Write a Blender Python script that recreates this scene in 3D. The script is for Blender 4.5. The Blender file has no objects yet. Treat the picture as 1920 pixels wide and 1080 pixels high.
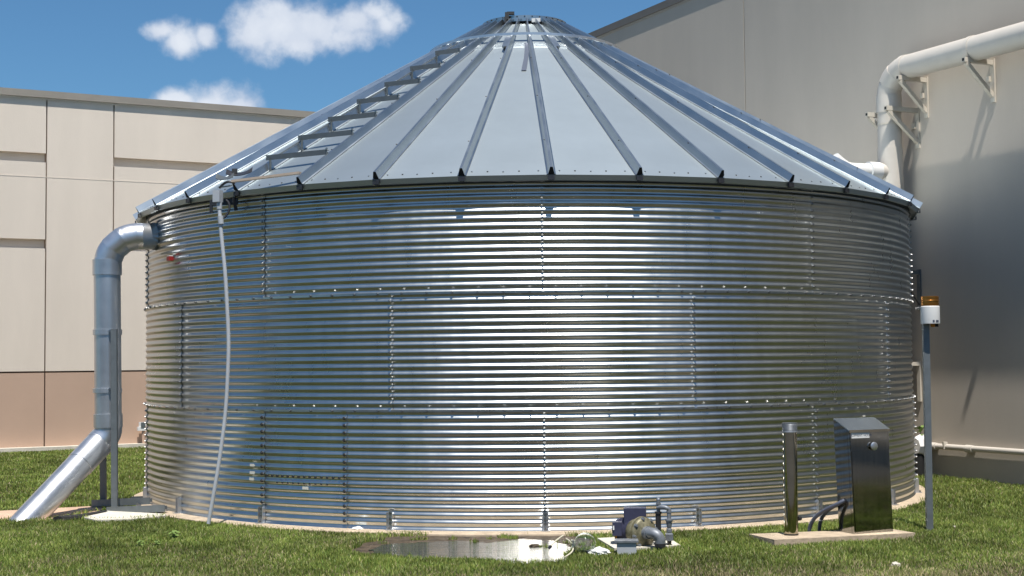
import bpy, bmesh, math, random
import numpy as np
from mathutils import Vector, Matrix, noise
random.seed(7); rng = np.random.default_rng(7)
S = bpy.context.scene
COL = S.collection
PI = math.pi

# ------------------------------------------------------------------ camera
F, PITCH, ROLL, CAMH = 2629.8, 0.052, -0.0096, 1.5394
cp, sp, cr, sr = math.cos(PITCH), math.sin(PITCH), math.cos(ROLL), math.sin(ROLL)
fw = Vector((0, cp, sp)); up0 = Vector((0, -sp, cp)); rt0 = Vector((1, 0, 0))
rt = cr*rt0 + sr*up0; up = -sr*rt0 + cr*up0
cam = bpy.data.cameras.new('camera'); camo = bpy.data.objects.new('camera', cam); COL.objects.link(camo)
M = Matrix((rt, up, -fw)).transposed().to_4x4(); M.translation = Vector((0, 0, CAMH))
camo.matrix_world = M
cam.sensor_width = 36; cam.lens = F/1920*36; cam.clip_start = .1; cam.clip_end = 5000
S.camera = camo

# ------------------------------------------------------------------ light
SUN_AZ, SUN_EL = math.radians(10.5), math.radians(68)     # azimuth from -Y towards +X
sdir = Vector((math.sin(SUN_AZ)*math.cos(SUN_EL), -math.cos(SUN_AZ)*math.cos(SUN_EL), math.sin(SUN_EL)))
sun = bpy.data.lights.new('sun', 'SUN'); sun.energy = 4.8; sun.angle = math.radians(.53); sun.color = (1, .955, .89)
suno = bpy.data.objects.new('sun', sun); COL.objects.link(suno)
suno.rotation_euler = (-sdir).to_track_quat('-Z', 'Y').to_euler()
S.view_settings.view_transform = 'Standard'; S.view_settings.look = 'None'
S.view_settings.exposure = 0.45; S.view_settings.gamma = 1
S.render.engine = 'CYCLES'
S.cycles.max_bounces = 8; S.cycles.diffuse_bounces = 4; S.cycles.glossy_bounces = 5
S.cycles.transparent_max_bounces = 8; S.cycles.transmission_bounces = 6
S.cycles.caustics_reflective = True; S.cycles.caustics_refractive = False
S.cycles.blur_glossy = .3; S.cycles.sample_clamp_indirect = 6
try: S.cycles.use_denoising = True
except Exception: pass

def at(px, py, Y):
    X = (px-960)/F; Z = -(py-540)/F
    x = X*cr - Z*sr; zz = X*sr + Z*cr
    y = cp - zz*sp; z = sp + zz*cp
    k = Y/y
    return Vector((x*k, Y, CAMH+z*k))
def atz(px, py, z=0.0):
    d = at(px, py, 10) - Vector((0, 0, CAMH))
    k = (z-CAMH)/d.z
    return Vector((0, 0, CAMH)) + d*k

# ------------------------------------------------------------------ world: sky with clouds
W = bpy.data.worlds.new('World'); S.world = W; W.use_nodes = True
nt = W.node_tree; N = nt.nodes; L = nt.links
for n in list(N): N.remove(n)
def nd(t, tree=None, **kw):
    n = (tree or nt).nodes.new(t)
    for k, v in kw.items(): setattr(n, k, v)
    return n
def mth(op, a, b=None, c=None, clamp=False, tree=None):
    t = tree or nt
    n = t.nodes.new('ShaderNodeMath'); n.operation = op; n.use_clamp = clamp
    for i, v in enumerate((a, b, c)):
        if v is None: continue
        if isinstance(v, (int, float)): n.inputs[i].default_value = v
        else: t.links.new(v, n.inputs[i])
    return n.outputs[0]
sky = nd('ShaderNodeTexSky'); sky.sky_type = 'NISHITA'; sky.sun_disc = False
sky.sun_elevation = SUN_EL; sky.sun_rotation = PI - SUN_AZ
sky.air_density = 1.0; sky.dust_density = .6; sky.ozone_density = 2.2; sky.altitude = 200
tc = nd('ShaderNodeTexCoord')
big = nd('ShaderNodeTexNoise'); big.inputs['Scale'].default_value = 14; big.inputs['Detail'].default_value = 7; big.inputs['Roughness'].default_value = .6
L.new(tc.outputs['Generated'], big.inputs['Vector'])
blobs = []   # (px, py, rx, ry)
for b in ((475, 62, 52, 44), (530, 45, 66, 60), (600, 55, 75, 55), (560, 80, 60, 30), (670, 42, 66, 50), (725, 50, 46, 40), (640, 72, 90, 36), (700, 22, 50, 34),
          (300, 58, 34, 20), (345, 78, 44, 34), (385, 72, 28, 24),
          (330, 190, 50, 24), (400, 195, 62, 50), (450, 200, 50, 38)):
    blobs.append(b)
mx = None
sep = nd('ShaderNodeVectorMath', operation='MULTIPLY'); sep.inputs[1].default_value = (1, 1, 1)
L.new(tc.outputs['Generated'], sep.inputs[0])
for (px, py, rx, ry) in blobs:
    d = (at(px, py, 10)-Vector((0, 0, CAMH))).normalized()
    k = rx/ry
    sc = nd('ShaderNodeVectorMath', operation='SUBTRACT'); L.new(sep.outputs[0], sc.inputs[0]); sc.inputs[1].default_value = d
    s2 = nd('ShaderNodeVectorMath', operation='MULTIPLY'); L.new(sc.outputs[0], s2.inputs[0]); s2.inputs[1].default_value = (1, 1, k)
    ln = nd('ShaderNodeVectorMath', operation='LENGTH'); L.new(s2.outputs[0], ln.inputs[0])
    v = mth('SUBTRACT', 1.0, mth('DIVIDE', ln.outputs['Value'], rx/F*1.12))
    v = mth('MAXIMUM', v, -2.0)
    mx = v if mx is None else mth('SMOOTH_MAX', mx, v, .25)
dens = mth('ADD', mx, mth('MULTIPLY', mth('SUBTRACT', big.outputs['Fac'], .5), 2.3))
fine = nd('ShaderNodeTexNoise'); fine.inputs['Scale'].default_value = 75; fine.inputs['Detail'].default_value = 6
L.new(tc.outputs['Generated'], fine.inputs['Vector'])
dens = mth('ADD', dens, mth('MULTIPLY', mth('SUBTRACT', fine.outputs['Fac'], .5), .95))
mr = nd('ShaderNodeMapRange', interpolation_type='SMOOTHSTEP'); L.new(dens, mr.inputs['Value'])
mr.inputs['From Min'].default_value = .0; mr.inputs['From Max'].default_value = .85
mr.inputs['To Max'].default_value = .96
# scattered fair-weather clouds elsewhere in the sky
wn = nd('ShaderNodeTexNoise'); wn.inputs['Scale'].default_value = 3.2; wn.inputs['Detail'].default_value = 8; wn.inputs['Roughness'].default_value = .55
mp = nd('ShaderNodeMapping'); mp.inputs['Scale'].default_value = (1, 1, 2.2); L.new(tc.outputs['Generated'], mp.inputs['Vector']); L.new(mp.outputs[0], wn.inputs['Vector'])
mr2 = nd('ShaderNodeMapRange', interpolation_type='SMOOTHSTEP'); L.new(wn.outputs['Fac'], mr2.inputs['Value'])
mr2.inputs['From Min'].default_value = .57; mr2.inputs['From Max'].default_value = .70; mr2.inputs['To Max'].default_value = .8
sxyz = nd('ShaderNodeSeparateXYZ'); L.new(tc.outputs['Generated'], sxyz.inputs[0])
back = mth('MULTIPLY', mr2.outputs[0], mth('MULTIPLY', mth('SUBTRACT', .55, sxyz.outputs['Y']), 4.0, clamp=True), clamp=True)
mask = mth('MAXIMUM', mr.outputs[0], back)
ccol = nd('ShaderNodeValToRGB'); ccol.color_ramp.elements[0].position = .1; ccol.color_ramp.elements[1].position = .75
ccol.color_ramp.elements[0].color = (5.2, 5.9, 7.4, 1); ccol.color_ramp.elements[1].color = (7.6, 7.9, 8.6, 1)
for i, e in enumerate(ccol.color_ramp.elements): pass
dv = mth('MULTIPLY', dens, .8)
cmix = nd('ShaderNodeMix', data_type='RGBA'); shn = nd('ShaderNodeTexNoise'); shn.inputs['Scale'].default_value = 26; shn.inputs['Detail'].default_value = 5
shm = nd('ShaderNodeMapping'); shm.inputs['Location'].default_value = (3, 1, .35); L.new(tc.outputs['Generated'], shm.inputs['Vector']); L.new(shm.outputs[0], shn.inputs['Vector'])
L.new(mth('ADD', mth('MULTIPLY', dens, .45), mth('MULTIPLY', mth('SUBTRACT', shn.outputs['Fac'], .42), 2.2), clamp=True), cmix.inputs['Factor'])
cmix.inputs['A'].default_value = (5.9, 6.7, 8.2, 1); cmix.inputs['B'].default_value = (8.6, 9.1, 9.9, 1)
N.remove(ccol)
tint = nd('ShaderNodeMix', data_type='RGBA', blend_type='MULTIPLY'); tint.inputs['Factor'].default_value = 1
L.new(sky.outputs[0], tint.inputs['A']); tint.inputs['B'].default_value = (.60, .93, 1.12, 1)
mixc = nd('ShaderNodeMix', data_type='RGBA'); L.new(mask, mixc.inputs['Factor'])
L.new(tint.outputs['Result'], mixc.inputs['A']); L.new(cmix.outputs['Result'], mixc.inputs['B'])
bg = nd('ShaderNodeBackground'); bg.inputs['Strength'].default_value = .069
L.new(mixc.outputs['Result'], bg.inputs['Color'])
wo = nd('ShaderNodeOutputWorld'); L.new(bg.outputs[0], wo.inputs['Surface'])

# ------------------------------------------------------------------ materials
def mat(name, col, rough=.6, metal=0, spec=.5, var=0, vscale=6, bump=0, bscale=60, col2=None, v2scale=None, rvar=0, stretch=None, detail=6, coat=0):
    m = bpy.data.materials.new(name); m.use_nodes = True; t = m.node_tree
    p = t.nodes['Principled BSDF']
    p.inputs['Base Color'].default_value = (*col, 1); p.inputs['Roughness'].default_value = rough
    p.inputs['Metallic'].default_value = metal; p.inputs['Specular IOR Level'].default_value = spec
    if coat: p.inputs['Coat Weight'].default_value = coat
    co = t.nodes.new('ShaderNodeTexCoord'); vec = co.outputs['Object']
    if stretch:
        mpn = t.nodes.new('ShaderNodeMapping'); mpn.inputs['Scale'].default_value = stretch; t.links.new(vec, mpn.inputs['Vector']); vec = mpn.outputs[0]
    if var or col2 or rvar:
        n = t.nodes.new('ShaderNodeTexNoise'); n.inputs['Scale'].default_value = vscale; n.inputs['Detail'].default_value = detail; n.inputs['Roughness'].default_value = .6
        t.links.new(vec, n.inputs['Vector'])
        mr = t.nodes.new('ShaderNodeMapRange'); mr.inputs['From Min'].default_value = .3; mr.inputs['From Max'].default_value = .7; t.links.new(n.outputs['Fac'], mr.inputs['Value'])
        mx = t.nodes.new('ShaderNodeMix'); mx.data_type = 'RGBA'; t.links.new(mr.outputs[0], mx.inputs['Factor'])
        a = tuple(c*(1-var) for c in col); b = col2 or tuple(min(1, c*(1+var)) for c in col)
        mx.inputs['A'].default_value = (*a, 1); mx.inputs['B'].default_value = (*b, 1)
        t.links.new(mx.outputs['Result'], p.inputs['Base Color'])
        if rvar:
            m2 = t.nodes.new('ShaderNodeMapRange'); t.links.new(mr.outputs[0], m2.inputs['Value'])
            m2.inputs['To Min'].default_value = rough-rvar; m2.inputs['To Max'].default_value = rough+rvar
            t.links.new(m2.outputs[0], p.inputs['Roughness'])
    if bump:
        n2 = t.nodes.new('ShaderNodeTexNoise'); n2.inputs['Scale'].default_value = bscale; n2.inputs['Detail'].default_value = 4
        t.links.new(vec, n2.inputs['Vector'])
        b = t.nodes.new('ShaderNodeBump'); b.inputs['Strength'].default_value = 1; b.inputs['Distance'].default_value = bump
        t.links.new(n2.outputs['Fac'], b.inputs['Height']); t.links.new(b.outputs[0], p.inputs['Normal'])
    return m
M_ = {}
M_['wall'] = mat('galvanised_wall', (.535, .54, .52), .295, 1, var=.05, vscale=3, rvar=.03, stretch=(2.5, 2.5, .6))
M_['roof'] = mat('galvanised_roof', (.495, .55, .565), .475, 1, var=.035, vscale=2.2, detail=3, stretch=(1, 1, 1))
M_['rib'] = mat('galvanised_rib', (.45, .49, .51), .36, 1, var=.04, vscale=4, rvar=.03)
def per_object(m, lo, hi):
    t = m.node_tree; p = t.nodes['Principled BSDF']; l = p.inputs['Base Color'].links[0]; src = l.from_socket
    oi = t.nodes.new('ShaderNodeObjectInfo'); mr = t.nodes.new('ShaderNodeMapRange'); mr.inputs['To Min'].default_value = lo; mr.inputs['To Max'].default_value = hi
    t.links.new(oi.outputs['Random'], mr.inputs['Value'])
    vm = t.nodes.new('ShaderNodeVectorMath'); vm.operation = 'SCALE'; t.links.new(src, vm.inputs[0]); t.links.new(mr.outputs[0], vm.inputs['Scale']); t.links.new(vm.outputs[0], p.inputs['Base Color'])
per_object(M_['wall'], .93, 1.04); per_object(M_['roof'], .95, 1.03)
M_['rung'] = mat('dark_ladder_steel', (.13, .145, .15), .5, .6, var=.1, vscale=12)
M_['galv'] = mat('dull_galvanised', (.17, .19, .20), .5, .5, var=.12, vscale=12)
M_['bolt'] = mat('zinc_bolt', (.36, .36, .36), .35, 1)
M_['boltdark'] = mat('dark_bolt', (.05, .05, .05), .5, .3)
M_['black'] = mat('black_and_shade', (.012, .012, .012), .8)  # plain black; also painted as the shade inside openings
M_['duct'] = mat('silver_pipe', (.62, .63, .65), .36, .9, var=.06, vscale=5, rvar=.04)
M_['conc'] = mat('foundation_concrete', (.42, .335, .24), .9, var=.22, vscale=9, bump=.004, bscale=40)
M_['pale'] = mat('pale_concrete', (.56, .52, .44), .9, var=.15, vscale=7, bump=.003, bscale=30)
M_['pink'] = mat('reddish_concrete', (.50, .34, .24), .9, var=.15, vscale=5, bump=.003, bscale=30)
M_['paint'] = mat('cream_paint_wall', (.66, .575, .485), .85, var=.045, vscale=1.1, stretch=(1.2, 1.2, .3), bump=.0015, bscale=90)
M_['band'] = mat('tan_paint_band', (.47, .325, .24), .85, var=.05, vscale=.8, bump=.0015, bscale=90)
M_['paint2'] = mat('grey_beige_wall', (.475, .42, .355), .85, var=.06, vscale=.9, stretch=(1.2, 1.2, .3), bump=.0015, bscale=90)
M_['cope'] = mat('brown_coping', (.17, .145, .12), .5, .2, var=.08, vscale=3)
M_['cope2'] = mat('taupe_coping', (.27, .24, .20), .5, .1, var=.08, vscale=3)
M_['pvc'] = mat('cream_pvc', (.56, .515, .455), .45, var=.04, vscale=5)
M_['pvcw'] = mat('white_pvc', (.70, .69, .67), .38, var=.03, vscale=6)
M_['cream'] = mat('cream_bracket', (.55, .50, .42), .55, var=.08, vscale=9)
M_['stain'] = mat('brushed_stainless', (.31, .31, .30), .07, 1, var=.10, vscale=3, rvar=.02, stretch=(14, 14, .7))
M_['polish'] = mat('polished_steel', (.42, .39, .32), .07, 1, var=.12, vscale=6)
M_['conduit'] = mat('grey_conduit', (.42, .44, .46), .45, .1, var=.05)
M_['greycon'] = mat('blue_grey_flex', (.075, .085, .12), .45)
M_['motor'] = mat('motor_blue_paint', (.04, .042, .078), .4, var=.12, vscale=20)
M_['patina'] = mat('weathered_brass', (.085, .08, .04), .5, .25, col2=(.30, .27, .17), var=.3, vscale=16, bump=.002, bscale=50)
M_['iron'] = mat('grey_iron_pipe', (.20, .215, .235), .5, .35, var=.25, vscale=25)
M_['irond'] = mat('dark_iron_pipe', (.05, .05, .055), .4, .5, var=.2, vscale=25)
M_['copper'] = mat('copper_ring', (.45, .20, .045), .3, .9, var=.15, vscale=10)
M_['white'] = mat('white_plastic', (.72, .72, .70), .5, var=.03)
M_['ink'] = mat('printed_ink', (.07, .08, .11), .6)
M_['red'] = mat('red_plastic', (.28, .02, .015), .35)
M_['tan'] = mat('weathered_wood_strip', (.42, .34, .27), .8, var=.12, vscale=12)
M_['sticker'] = mat('pale_sticker', (.62, .60, .53), .6)
M_['streakmark'] = mat('dark_streak', (.17, .19, .235), .5, .8)
M_['stone'] = mat('limestone', (.55, .50, .42), .9, var=.15, vscale=20)
M_['soil'] = mat('muddy_soil', (.032, .022, .012), .7, col2=(.10, .07, .04), var=.3, vscale=11, bump=.02, bscale=18)
M_['hose'] = mat('cream_hose', (.62, .58, .44), .5)
def glass_mat():
    m = bpy.data.materials.new('clear_plastic'); m.use_nodes = True; p = m.node_tree.nodes['Principled BSDF']
    p.inputs['Base Color'].default_value = (.93, .97, .94, 1); p.inputs['Roughness'].default_value = .04
    p.inputs['Transmission Weight'].default_value = 1; p.inputs['IOR'].default_value = 1.12
    p.inputs['Specular IOR Level'].default_value = .9
    p.inputs['Coat Weight'].default_value = .9; p.inputs['Coat Roughness'].default_value = .05
    return m
M_['glass'] = glass_mat()
M_['film'] = mat('crumpled_film', (.70, .70, .68), .2, var=.1, vscale=20, coat=.5)
def water_mat():
    m = bpy.data.materials.new('puddle_water'); m.use_nodes = True; t = m.node_tree; p = t.nodes['Principled BSDF']
    p.inputs['Base Color'].default_value = (.022, .024, .018, 1); p.inputs['Roughness'].default_value = .03
    p.inputs['IOR'].default_value = 1.33; p.inputs['Specular IOR Level'].default_value = .62
    co = t.nodes.new('ShaderNodeTexCoord')
    hs = []
    for scl, wt in (((1.6, 64, 1), .6), ((44, 190, 1), .3)):
        mpn = t.nodes.new('ShaderNodeMapping'); mpn.inputs['Scale'].default_value = scl; t.links.new(co.outputs['Object'], mpn.inputs['Vector'])
        n = t.nodes.new('ShaderNodeTexNoise'); n.inputs['Scale'].default_value = .35; n.inputs['Detail'].default_value = 3; t.links.new(mpn.outputs[0], n.inputs['Vector'])
        hs.append(mth('MULTIPLY', n.outputs['Fac'], wt, tree=t))
    b = t.nodes.new('ShaderNodeBump'); b.inputs['Distance'].default_value = .009; b.inputs['Strength'].default_value = 1
    t.links.new(mth('ADD', hs[0], hs[1], tree=t), b.inputs['Height']); t.links.new(b.outputs[0], p.inputs['Normal'])
    return m
M_['water'] = water_mat()
def grass_mat():
    m = bpy.data.materials.new('grass_blades'); m.use_nodes = True; t = m.node_tree; p = t.nodes['Principled BSDF']
    a = t.nodes.new('ShaderNodeAttribute'); a.attribute_name = 'bladecol'; t.links.new(a.outputs['Color'], p.inputs['Base Color'])
    p.inputs['Roughness'].default_value = .5; p.inputs['Specular IOR Level'].default_value = .35
    tr = t.nodes.new('ShaderNodeBsdfTranslucent'); t.links.new(a.outputs['Color'], tr.inputs['Color'])
    mx = t.nodes.new('ShaderNodeMixShader'); mx.inputs[0].default_value = .3
    out = t.nodes['Material Output']; t.links.new(p.outputs[0], mx.inputs[1]); t.links.new(tr.outputs[0], mx.inputs[2]); t.links.new(mx.outputs[0], out.inputs['Surface'])
    return m
M_['grass'] = grass_mat()
M_['added_asphalt'] = mat('added_asphalt', (.045, .044, .042), .9, var=.2, vscale=8, bump=.004, bscale=80)
M_['ground'] = mat('grassy_soil', (.032, .036, .014), .95, col2=(.065, .058, .03), var=.2, vscale=2.2, bump=.02, bscale=25)
M_['leaf'] = mat('weed_leaf', (.13, .20, .045), .85, var=.3, vscale=30)
M_['wood_far'] = mat('tree_foliage', (.028, .045, .014), .9, var=.4, vscale=2)

# ------------------------------------------------------------------ helpers
def new(): return bmesh.new()
def link(name, bm, m, parent=None, origin=None, smooth=False, bevel=0, autos=35):
    """one mesh object from a bmesh made in world coordinates; origin = where its pivot stands"""
    if origin is None: origin = Vector(parent['_o']) if parent is not None else Vector((0, 0, 0))
    origin = Vector(origin)
    if bevel:
        es = [e for e in bm.edges if len(e.link_faces) == 2 and e.calc_face_angle(0) > .6]
        if es: bmesh.ops.bevel(bm, geom=es, offset=bevel, segments=2, affect='EDGES', clamp_overlap=True)
    bmesh.ops.translate(bm, verts=bm.verts, vec=-origin)
    bmesh.ops.recalc_face_normals(bm, faces=bm.faces)
    me = bpy.data.meshes.new(name); bm.to_mesh(me); bm.free()
    if smooth:
        me.polygons.foreach_set('use_smooth', [True]*len(me.polygons))
        try: me.set_sharp_from_angle(angle=math.radians(autos))
        except Exception: pass
    for x in (m if isinstance(m, (list, tuple)) else [m]): me.materials.append(M_[x])
    o = bpy.data.objects.new(name, me); COL.objects.link(o)
    o['_o'] = list(origin)
    if parent is not None:
        o.parent = parent; o.location = origin-Vector(parent['_o'])
    else: o.location = origin
    return o
def tag(o, label=None, cat=None, group=None, kind=None):
    for k, v in (('label', label), ('category', cat), ('group', group), ('kind', kind)):
        if v: o[k] = v
    return o
def thing(name, loc, label, cat, group=None):
    o = bpy.data.objects.new(name, None); COL.objects.link(o); o.location = loc; o['_o'] = list(loc); o.empty_display_size = .1
    return tag(o, label, cat, group)
def clone(o, parent, loc=None, rz=None, name=None):
    c = o.copy(); COL.objects.link(c); c.parent = parent
    if loc is not None: c.location = loc
    if rz is not None: c.rotation_euler.z = rz
    for ch in list(o.children): clone(ch, c)
    return c
def box(bm, c, s, rot=None, mi=0):
    c = Vector(c); r = rot or Matrix.Identity(3)
    vs = [bm.verts.new(c + r @ Vector((sx*s[0]/2, sy*s[1]/2, sz*s[2]/2))) for sx in (-1, 1) for sy in (-1, 1) for sz in (-1, 1)]
    for f in ((0, 1, 3, 2), (4, 6, 7, 5), (0, 4, 5, 1), (2, 3, 7, 6), (0, 2, 6, 4), (1, 5, 7, 3)):
        fc = bm.faces.new([vs[i] for i in f]); fc.material_index = mi
    return vs
def rz(a): return Matrix.Rotation(a, 3, 'Z')
def frame(d):
    d = Vector(d).normalized(); u = Vector((0, 0, 1)) if abs(d.z) < .95 else Vector((1, 0, 0))
    x = d.cross(u).normalized(); y = x.cross(d).normalized()
    return Matrix((x, y, d)).transposed()
def beam(bm, a, b, w, h, mi=0, upv=None):
    a = Vector(a); b = Vector(b); d = (b-a)
    if upv is not None:
        dn = d.normalized(); x = dn.cross(Vector(upv)).normalized(); y = x.cross(dn)
        R = Matrix((x, y, dn)).transposed()
    else: R = frame(d)
    box(bm, (a+b)/2, (w, h, d.length), R, mi)
def ring(bm, c, R, r, n):
    return [bm.verts.new(c + R @ Vector((r*math.cos(2*PI*i/n), r*math.sin(2*PI*i/n), 0))) for i in range(n)]
def tube(bm, pts, rad, n=16, caps=True, mi=0, inner=None):
    pts = [Vector(p) for p in pts]; m = len(pts)
    rads = rad if isinstance(rad, (list, tuple)) else [rad]*m
    rings = []; X = None
    for i, p in enumerate(pts):
        d = (pts[min(i+1, m-1)]-pts[max(i-1, 0)])
        if d.length < 1e-7: d = pts[-1]-pts[0]
        d.normalize()
        if X is None: X = frame(d).col[0].copy()
        else: X = (X - d*X.dot(d)).normalized()
        Y = d.cross(X)
        rings.append([bm.verts.new(p + rads[i]*(X*math.cos(2*PI*k/n)+Y*math.sin(2*PI*k/n))) for k in range(n)])
    for a, b in zip(rings, rings[1:]):
        for k in range(n):
            f = bm.faces.new((a[k], a[(k+1) % n], b[(k+1) % n], b[k])); f.material_index = mi
    if caps:
        for r in (rings[0], rings[-1]):
            f = bm.faces.new(r); f.material_index = mi
    return rings
def cyl(bm, a, b, r, n=20, r2=None, mi=0): tube(bm, [a, b], [r, r if r2 is None else r2], n, True, mi)
def lathe(bm, c, prof, n=32, axis=(0, 0, 1), mi=0):
    """prof: (radius, height) list along axis; closed ends when radius is 0"""
    R = frame(axis); c = Vector(c); prev = None
    for (r, h) in prof:
        cc = c + R @ Vector((0, 0, h))
        cur = [bm.verts.new(cc)] if r < 1e-6 else ring(bm, cc, R, r, n)
        if prev is not None:
            for k in range(n):
                a = prev[k % len(prev)]; b = prev[(k+1) % len(prev)]; c2 = cur[(k+1) % len(cur)]; d = cur[k % len(cur)]
                vs = []
                for v in (a, b, c2, d):
                    if v not in vs: vs.append(v)
                if len(vs) > 2:
                    f = bm.faces.new(vs); f.material_index = mi
        prev = cur
def hexbolt(bm, p, nrm, r=.009, h=.008, mi=0):
    p = Vector(p); nn = Vector(nrm).normalized()
    tube(bm, [p-nn*.004, p+nn*h*.5], r*1.45, 8, True, mi); tube(bm, [p+nn*h*.45, p+nn*h*1.5], r, 6, True, mi)
def bez(p0, p1, p2, p3, n=12):
    return [((1-t)**3)*Vector(p0)+3*t*(1-t)**2*Vector(p1)+3*t*t*(1-t)*Vector(p2)+t**3*Vector(p3) for t in [i/n for i in range(n+1)]]
def prism(bm, poly, z0, z1, mi=0):
    a = [bm.verts.new((p[0], p[1], z0)) for p in poly]; b = [bm.verts.new((p[0], p[1], z1)) for p in poly]
    n = len(poly)
    for i in range(n): bm.faces.new((a[i], a[(i+1) % n], b[(i+1) % n], b[i])).material_index = mi
    bm.faces.new(list(reversed(a))).material_index = mi; bm.faces.new(b).material_index = mi

GZ = -.03
# ------------------------------------------------------------------ ground
bm = new()
xs = [-600, -100, -30, -14]+[-12+i*.5 for i in range(49)]+[14, 30, 100, 600]; ys = [-600, -100, -20, 0, 6]+[8+i*.5 for i in range(49)]+[34, 60, 150, 900]
g = [[bm.verts.new((x, y, GZ)) for x in xs] for y in ys]
for j in range(len(ys)-1):
    for i in range(len(xs)-1): bm.faces.new((g[j][i], g[j][i+1], g[j+1][i+1], g[j+1][i]))
tag(link('ground', bm, 'ground'), kind='structure')
bm = new(); g = [[bm.verts.new((x, y + (.12*math.sin(x*.7)+.05*math.sin(x*2.3) if j == 1 else 0), GZ+.004)) for x in [-120+i*2 for i in range(121)]] for j, y in enumerate((-22, 9.35))]
for i in range(120): bm.faces.new((g[0][i], g[0][i+1], g[1][i+1], g[1][i]))
tag(link('added_dark_lot', bm, 'added_asphalt'), kind='structure')  # unseen dark lot, added to darken reflections and bounce light

# tank constants
TC = Vector((.1889, 17.3897, 0)); R = 4.572; H = 1.0857; ZE = 3.2034; RE = 4.6957
PR, PS = .038, .0204
D10, D36 = 2*PI/36, 2*PI/10
def tp(a, r, z): return TC + Vector((r*math.sin(a), -r*math.cos(a), z))

# foundation ring
bm = new(); rr = []
NF = 96
for r, z in ((4.4, 0), (4.72, 0), (4.75, -.012), (4.76, -.12)):
    rr.append([bm.verts.new(tp(2*PI*i/NF, r + (.012*math.sin(i*7.3)+.01*math.sin(i*3.1) if r > 4.5 else 0), z)) for i in range(NF)])
for a, b in zip(rr, rr[1:]):
    for i in range(NF): bm.faces.new((a[i], a[(i+1) % NF], b[(i+1) % NF], b[i]))
tag(link('tank_foundation', bm, 'conc'), kind='structure')

# ------------------------------------------------------------------ storage tank
tank = thing('storage_tank', TC, 'round corrugated galvanised steel water tank with conical ribbed metal roof', 'storage tank')
NC = 16; PITCHC = H/NC; AMP = .0083
def crad(z): return AMP*math.cos(2*PI*z/PITCHC)
def sheet_bm(z0, ntop, lap, wide=D36):
    bm = new(); na = max(6, int(wide/math.radians(1.5))); nz = ntop*8
    w2 = wide + .012
    rows = []
    for j in range(nz+1):
        z = z0 + j*PITCHC/8
        row = []
        for i in range(na+1):
            a = -.006 + w2*i/na
            off = lap*(i/na)*.006
            dent = .0006*noise.noise(Vector((a*5+z0*5, z*.7, z0)))
            row.append(bm.verts.new(tp(a, R + crad(z)+off+dent, z)))
        rows.append(row)
    for p, q in zip(rows, rows[1:]):
        for i in range(na): bm.faces.new((p[i], p[i+1], q[i+1], q[i]))
    return bm
def seam_bm(z0, n, heavy=False):
    """lap edge, one bolt head per corrugation"""
    bm = new(); w = .012 if not heavy else .026
    rows = []
    for j in range(n*8+1):
        z = z0+j*PITCHC/8
        zig = (.006*math.sin(2*PI*z/PITCHC) if heavy else 0)
        rows.append([bm.verts.new(tp((dx+zig)/R, R+crad(z)+o, z)) for dx, o in ((-w, .003), (-w*.9, .009), (w*.9, .010), (w, .003))])
    for p, q in zip(rows, rows[1:]):
        for i in range(3): bm.faces.new((p[i], p[i+1], q[i+1], q[i]))
    for j in range(n):
        z = z0 + (j+.0)*PITCHC + PITCHC
        if j == n-1: break
        for dz, o in ((0, AMP),):
            hexbolt(bm, tp(.0, R+o+.010, z+dz), tp(0, 1, 0)-TC, .0085 if not heavy else .011, .009, mi=1)
    return bm
def ringseam_bm(z):
    bm = new()
    na = 24; rows = []
    for dz, o in ((-.014, .000), (-.009, .008), (.009, .008), (.014, .000)):
        rows.append([bm.verts.new(tp(D36*i/na, R+crad(0)*0+AMP*.9+o, z+dz)) for i in range(na+1)])
    for p, q in zip(rows, rows[1:]):
        for i in range(na): bm.faces.new((p[i], p[i+1], q[i+1], q[i]))
    for i in range(12):
        a = D36*(i+.5)/12
        hexbolt(bm, tp(a, R+AMP+.010, z+.002), tp(a, 1, 0)-TC, .0085, .009, mi=1)
    return bm
for lvl in range(3):
    z0 = lvl*H
    n = NC if lvl < 2 else NC-1
    proto = link('wall_sheet', sheet_bm(z0, n, 1), 'wall', tank, smooth=True, autos=80)
    sm = link('lap_seam', seam_bm(z0, n, False), ['wall', 'bolt'], proto, smooth=True)
    if lvl:
        rsm = link('ring_seam', ringseam_bm(z0), ['wall', 'bolt'], proto, smooth=True)
    base = PS + (D36/2 if lvl == 1 else 0)
    proto.rotation_euler.z = base
    for k in range(1, 10): clone(proto, tank, rz=base+k*D36)
# reinforced lap at the patch panel low on the front left
for a in (-.608, -.396):
    o = link('heavy_lap_seam', seam_bm(0, NC, True), ['wall', 'boltdark'], tank, smooth=True); o.rotation_euler.z = a
for i in range(14):
    a = -.595+i*.0143
    for z, l, rr_b, ok in ((.462, .017, .012, True), (.40, .014, .0095, 2 <= i < 12)):
        if ok:
            bm = new(); tube(bm, [tp(a, R+.002, z), tp(a, R+l, z)], rr_b, 8); link('patch_bolt', bm, 'boltdark', tank)
# stickers
for (px, py, w, h) in ((474, 872, .06, .024), (474, 886, .066, .026), (473, 898, .06, .026), (573, 915, .068, .026), (1613, 780, .05, .014)):
    x = (px-960)/F
    a = 0
    for _ in range(60): a = math.asin(max(-.99, min(.99, (x*(TC.y-R*math.cos(a))-TC.x)/R)))
    p = at(px, py, TC.y-R*math.cos(a))
    bm = new(); box(bm, tp(a, R+AMP+.006, p.z), (w, .003, h), rz(a))
    link('sticker', bm, 'sticker', tank)
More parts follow.
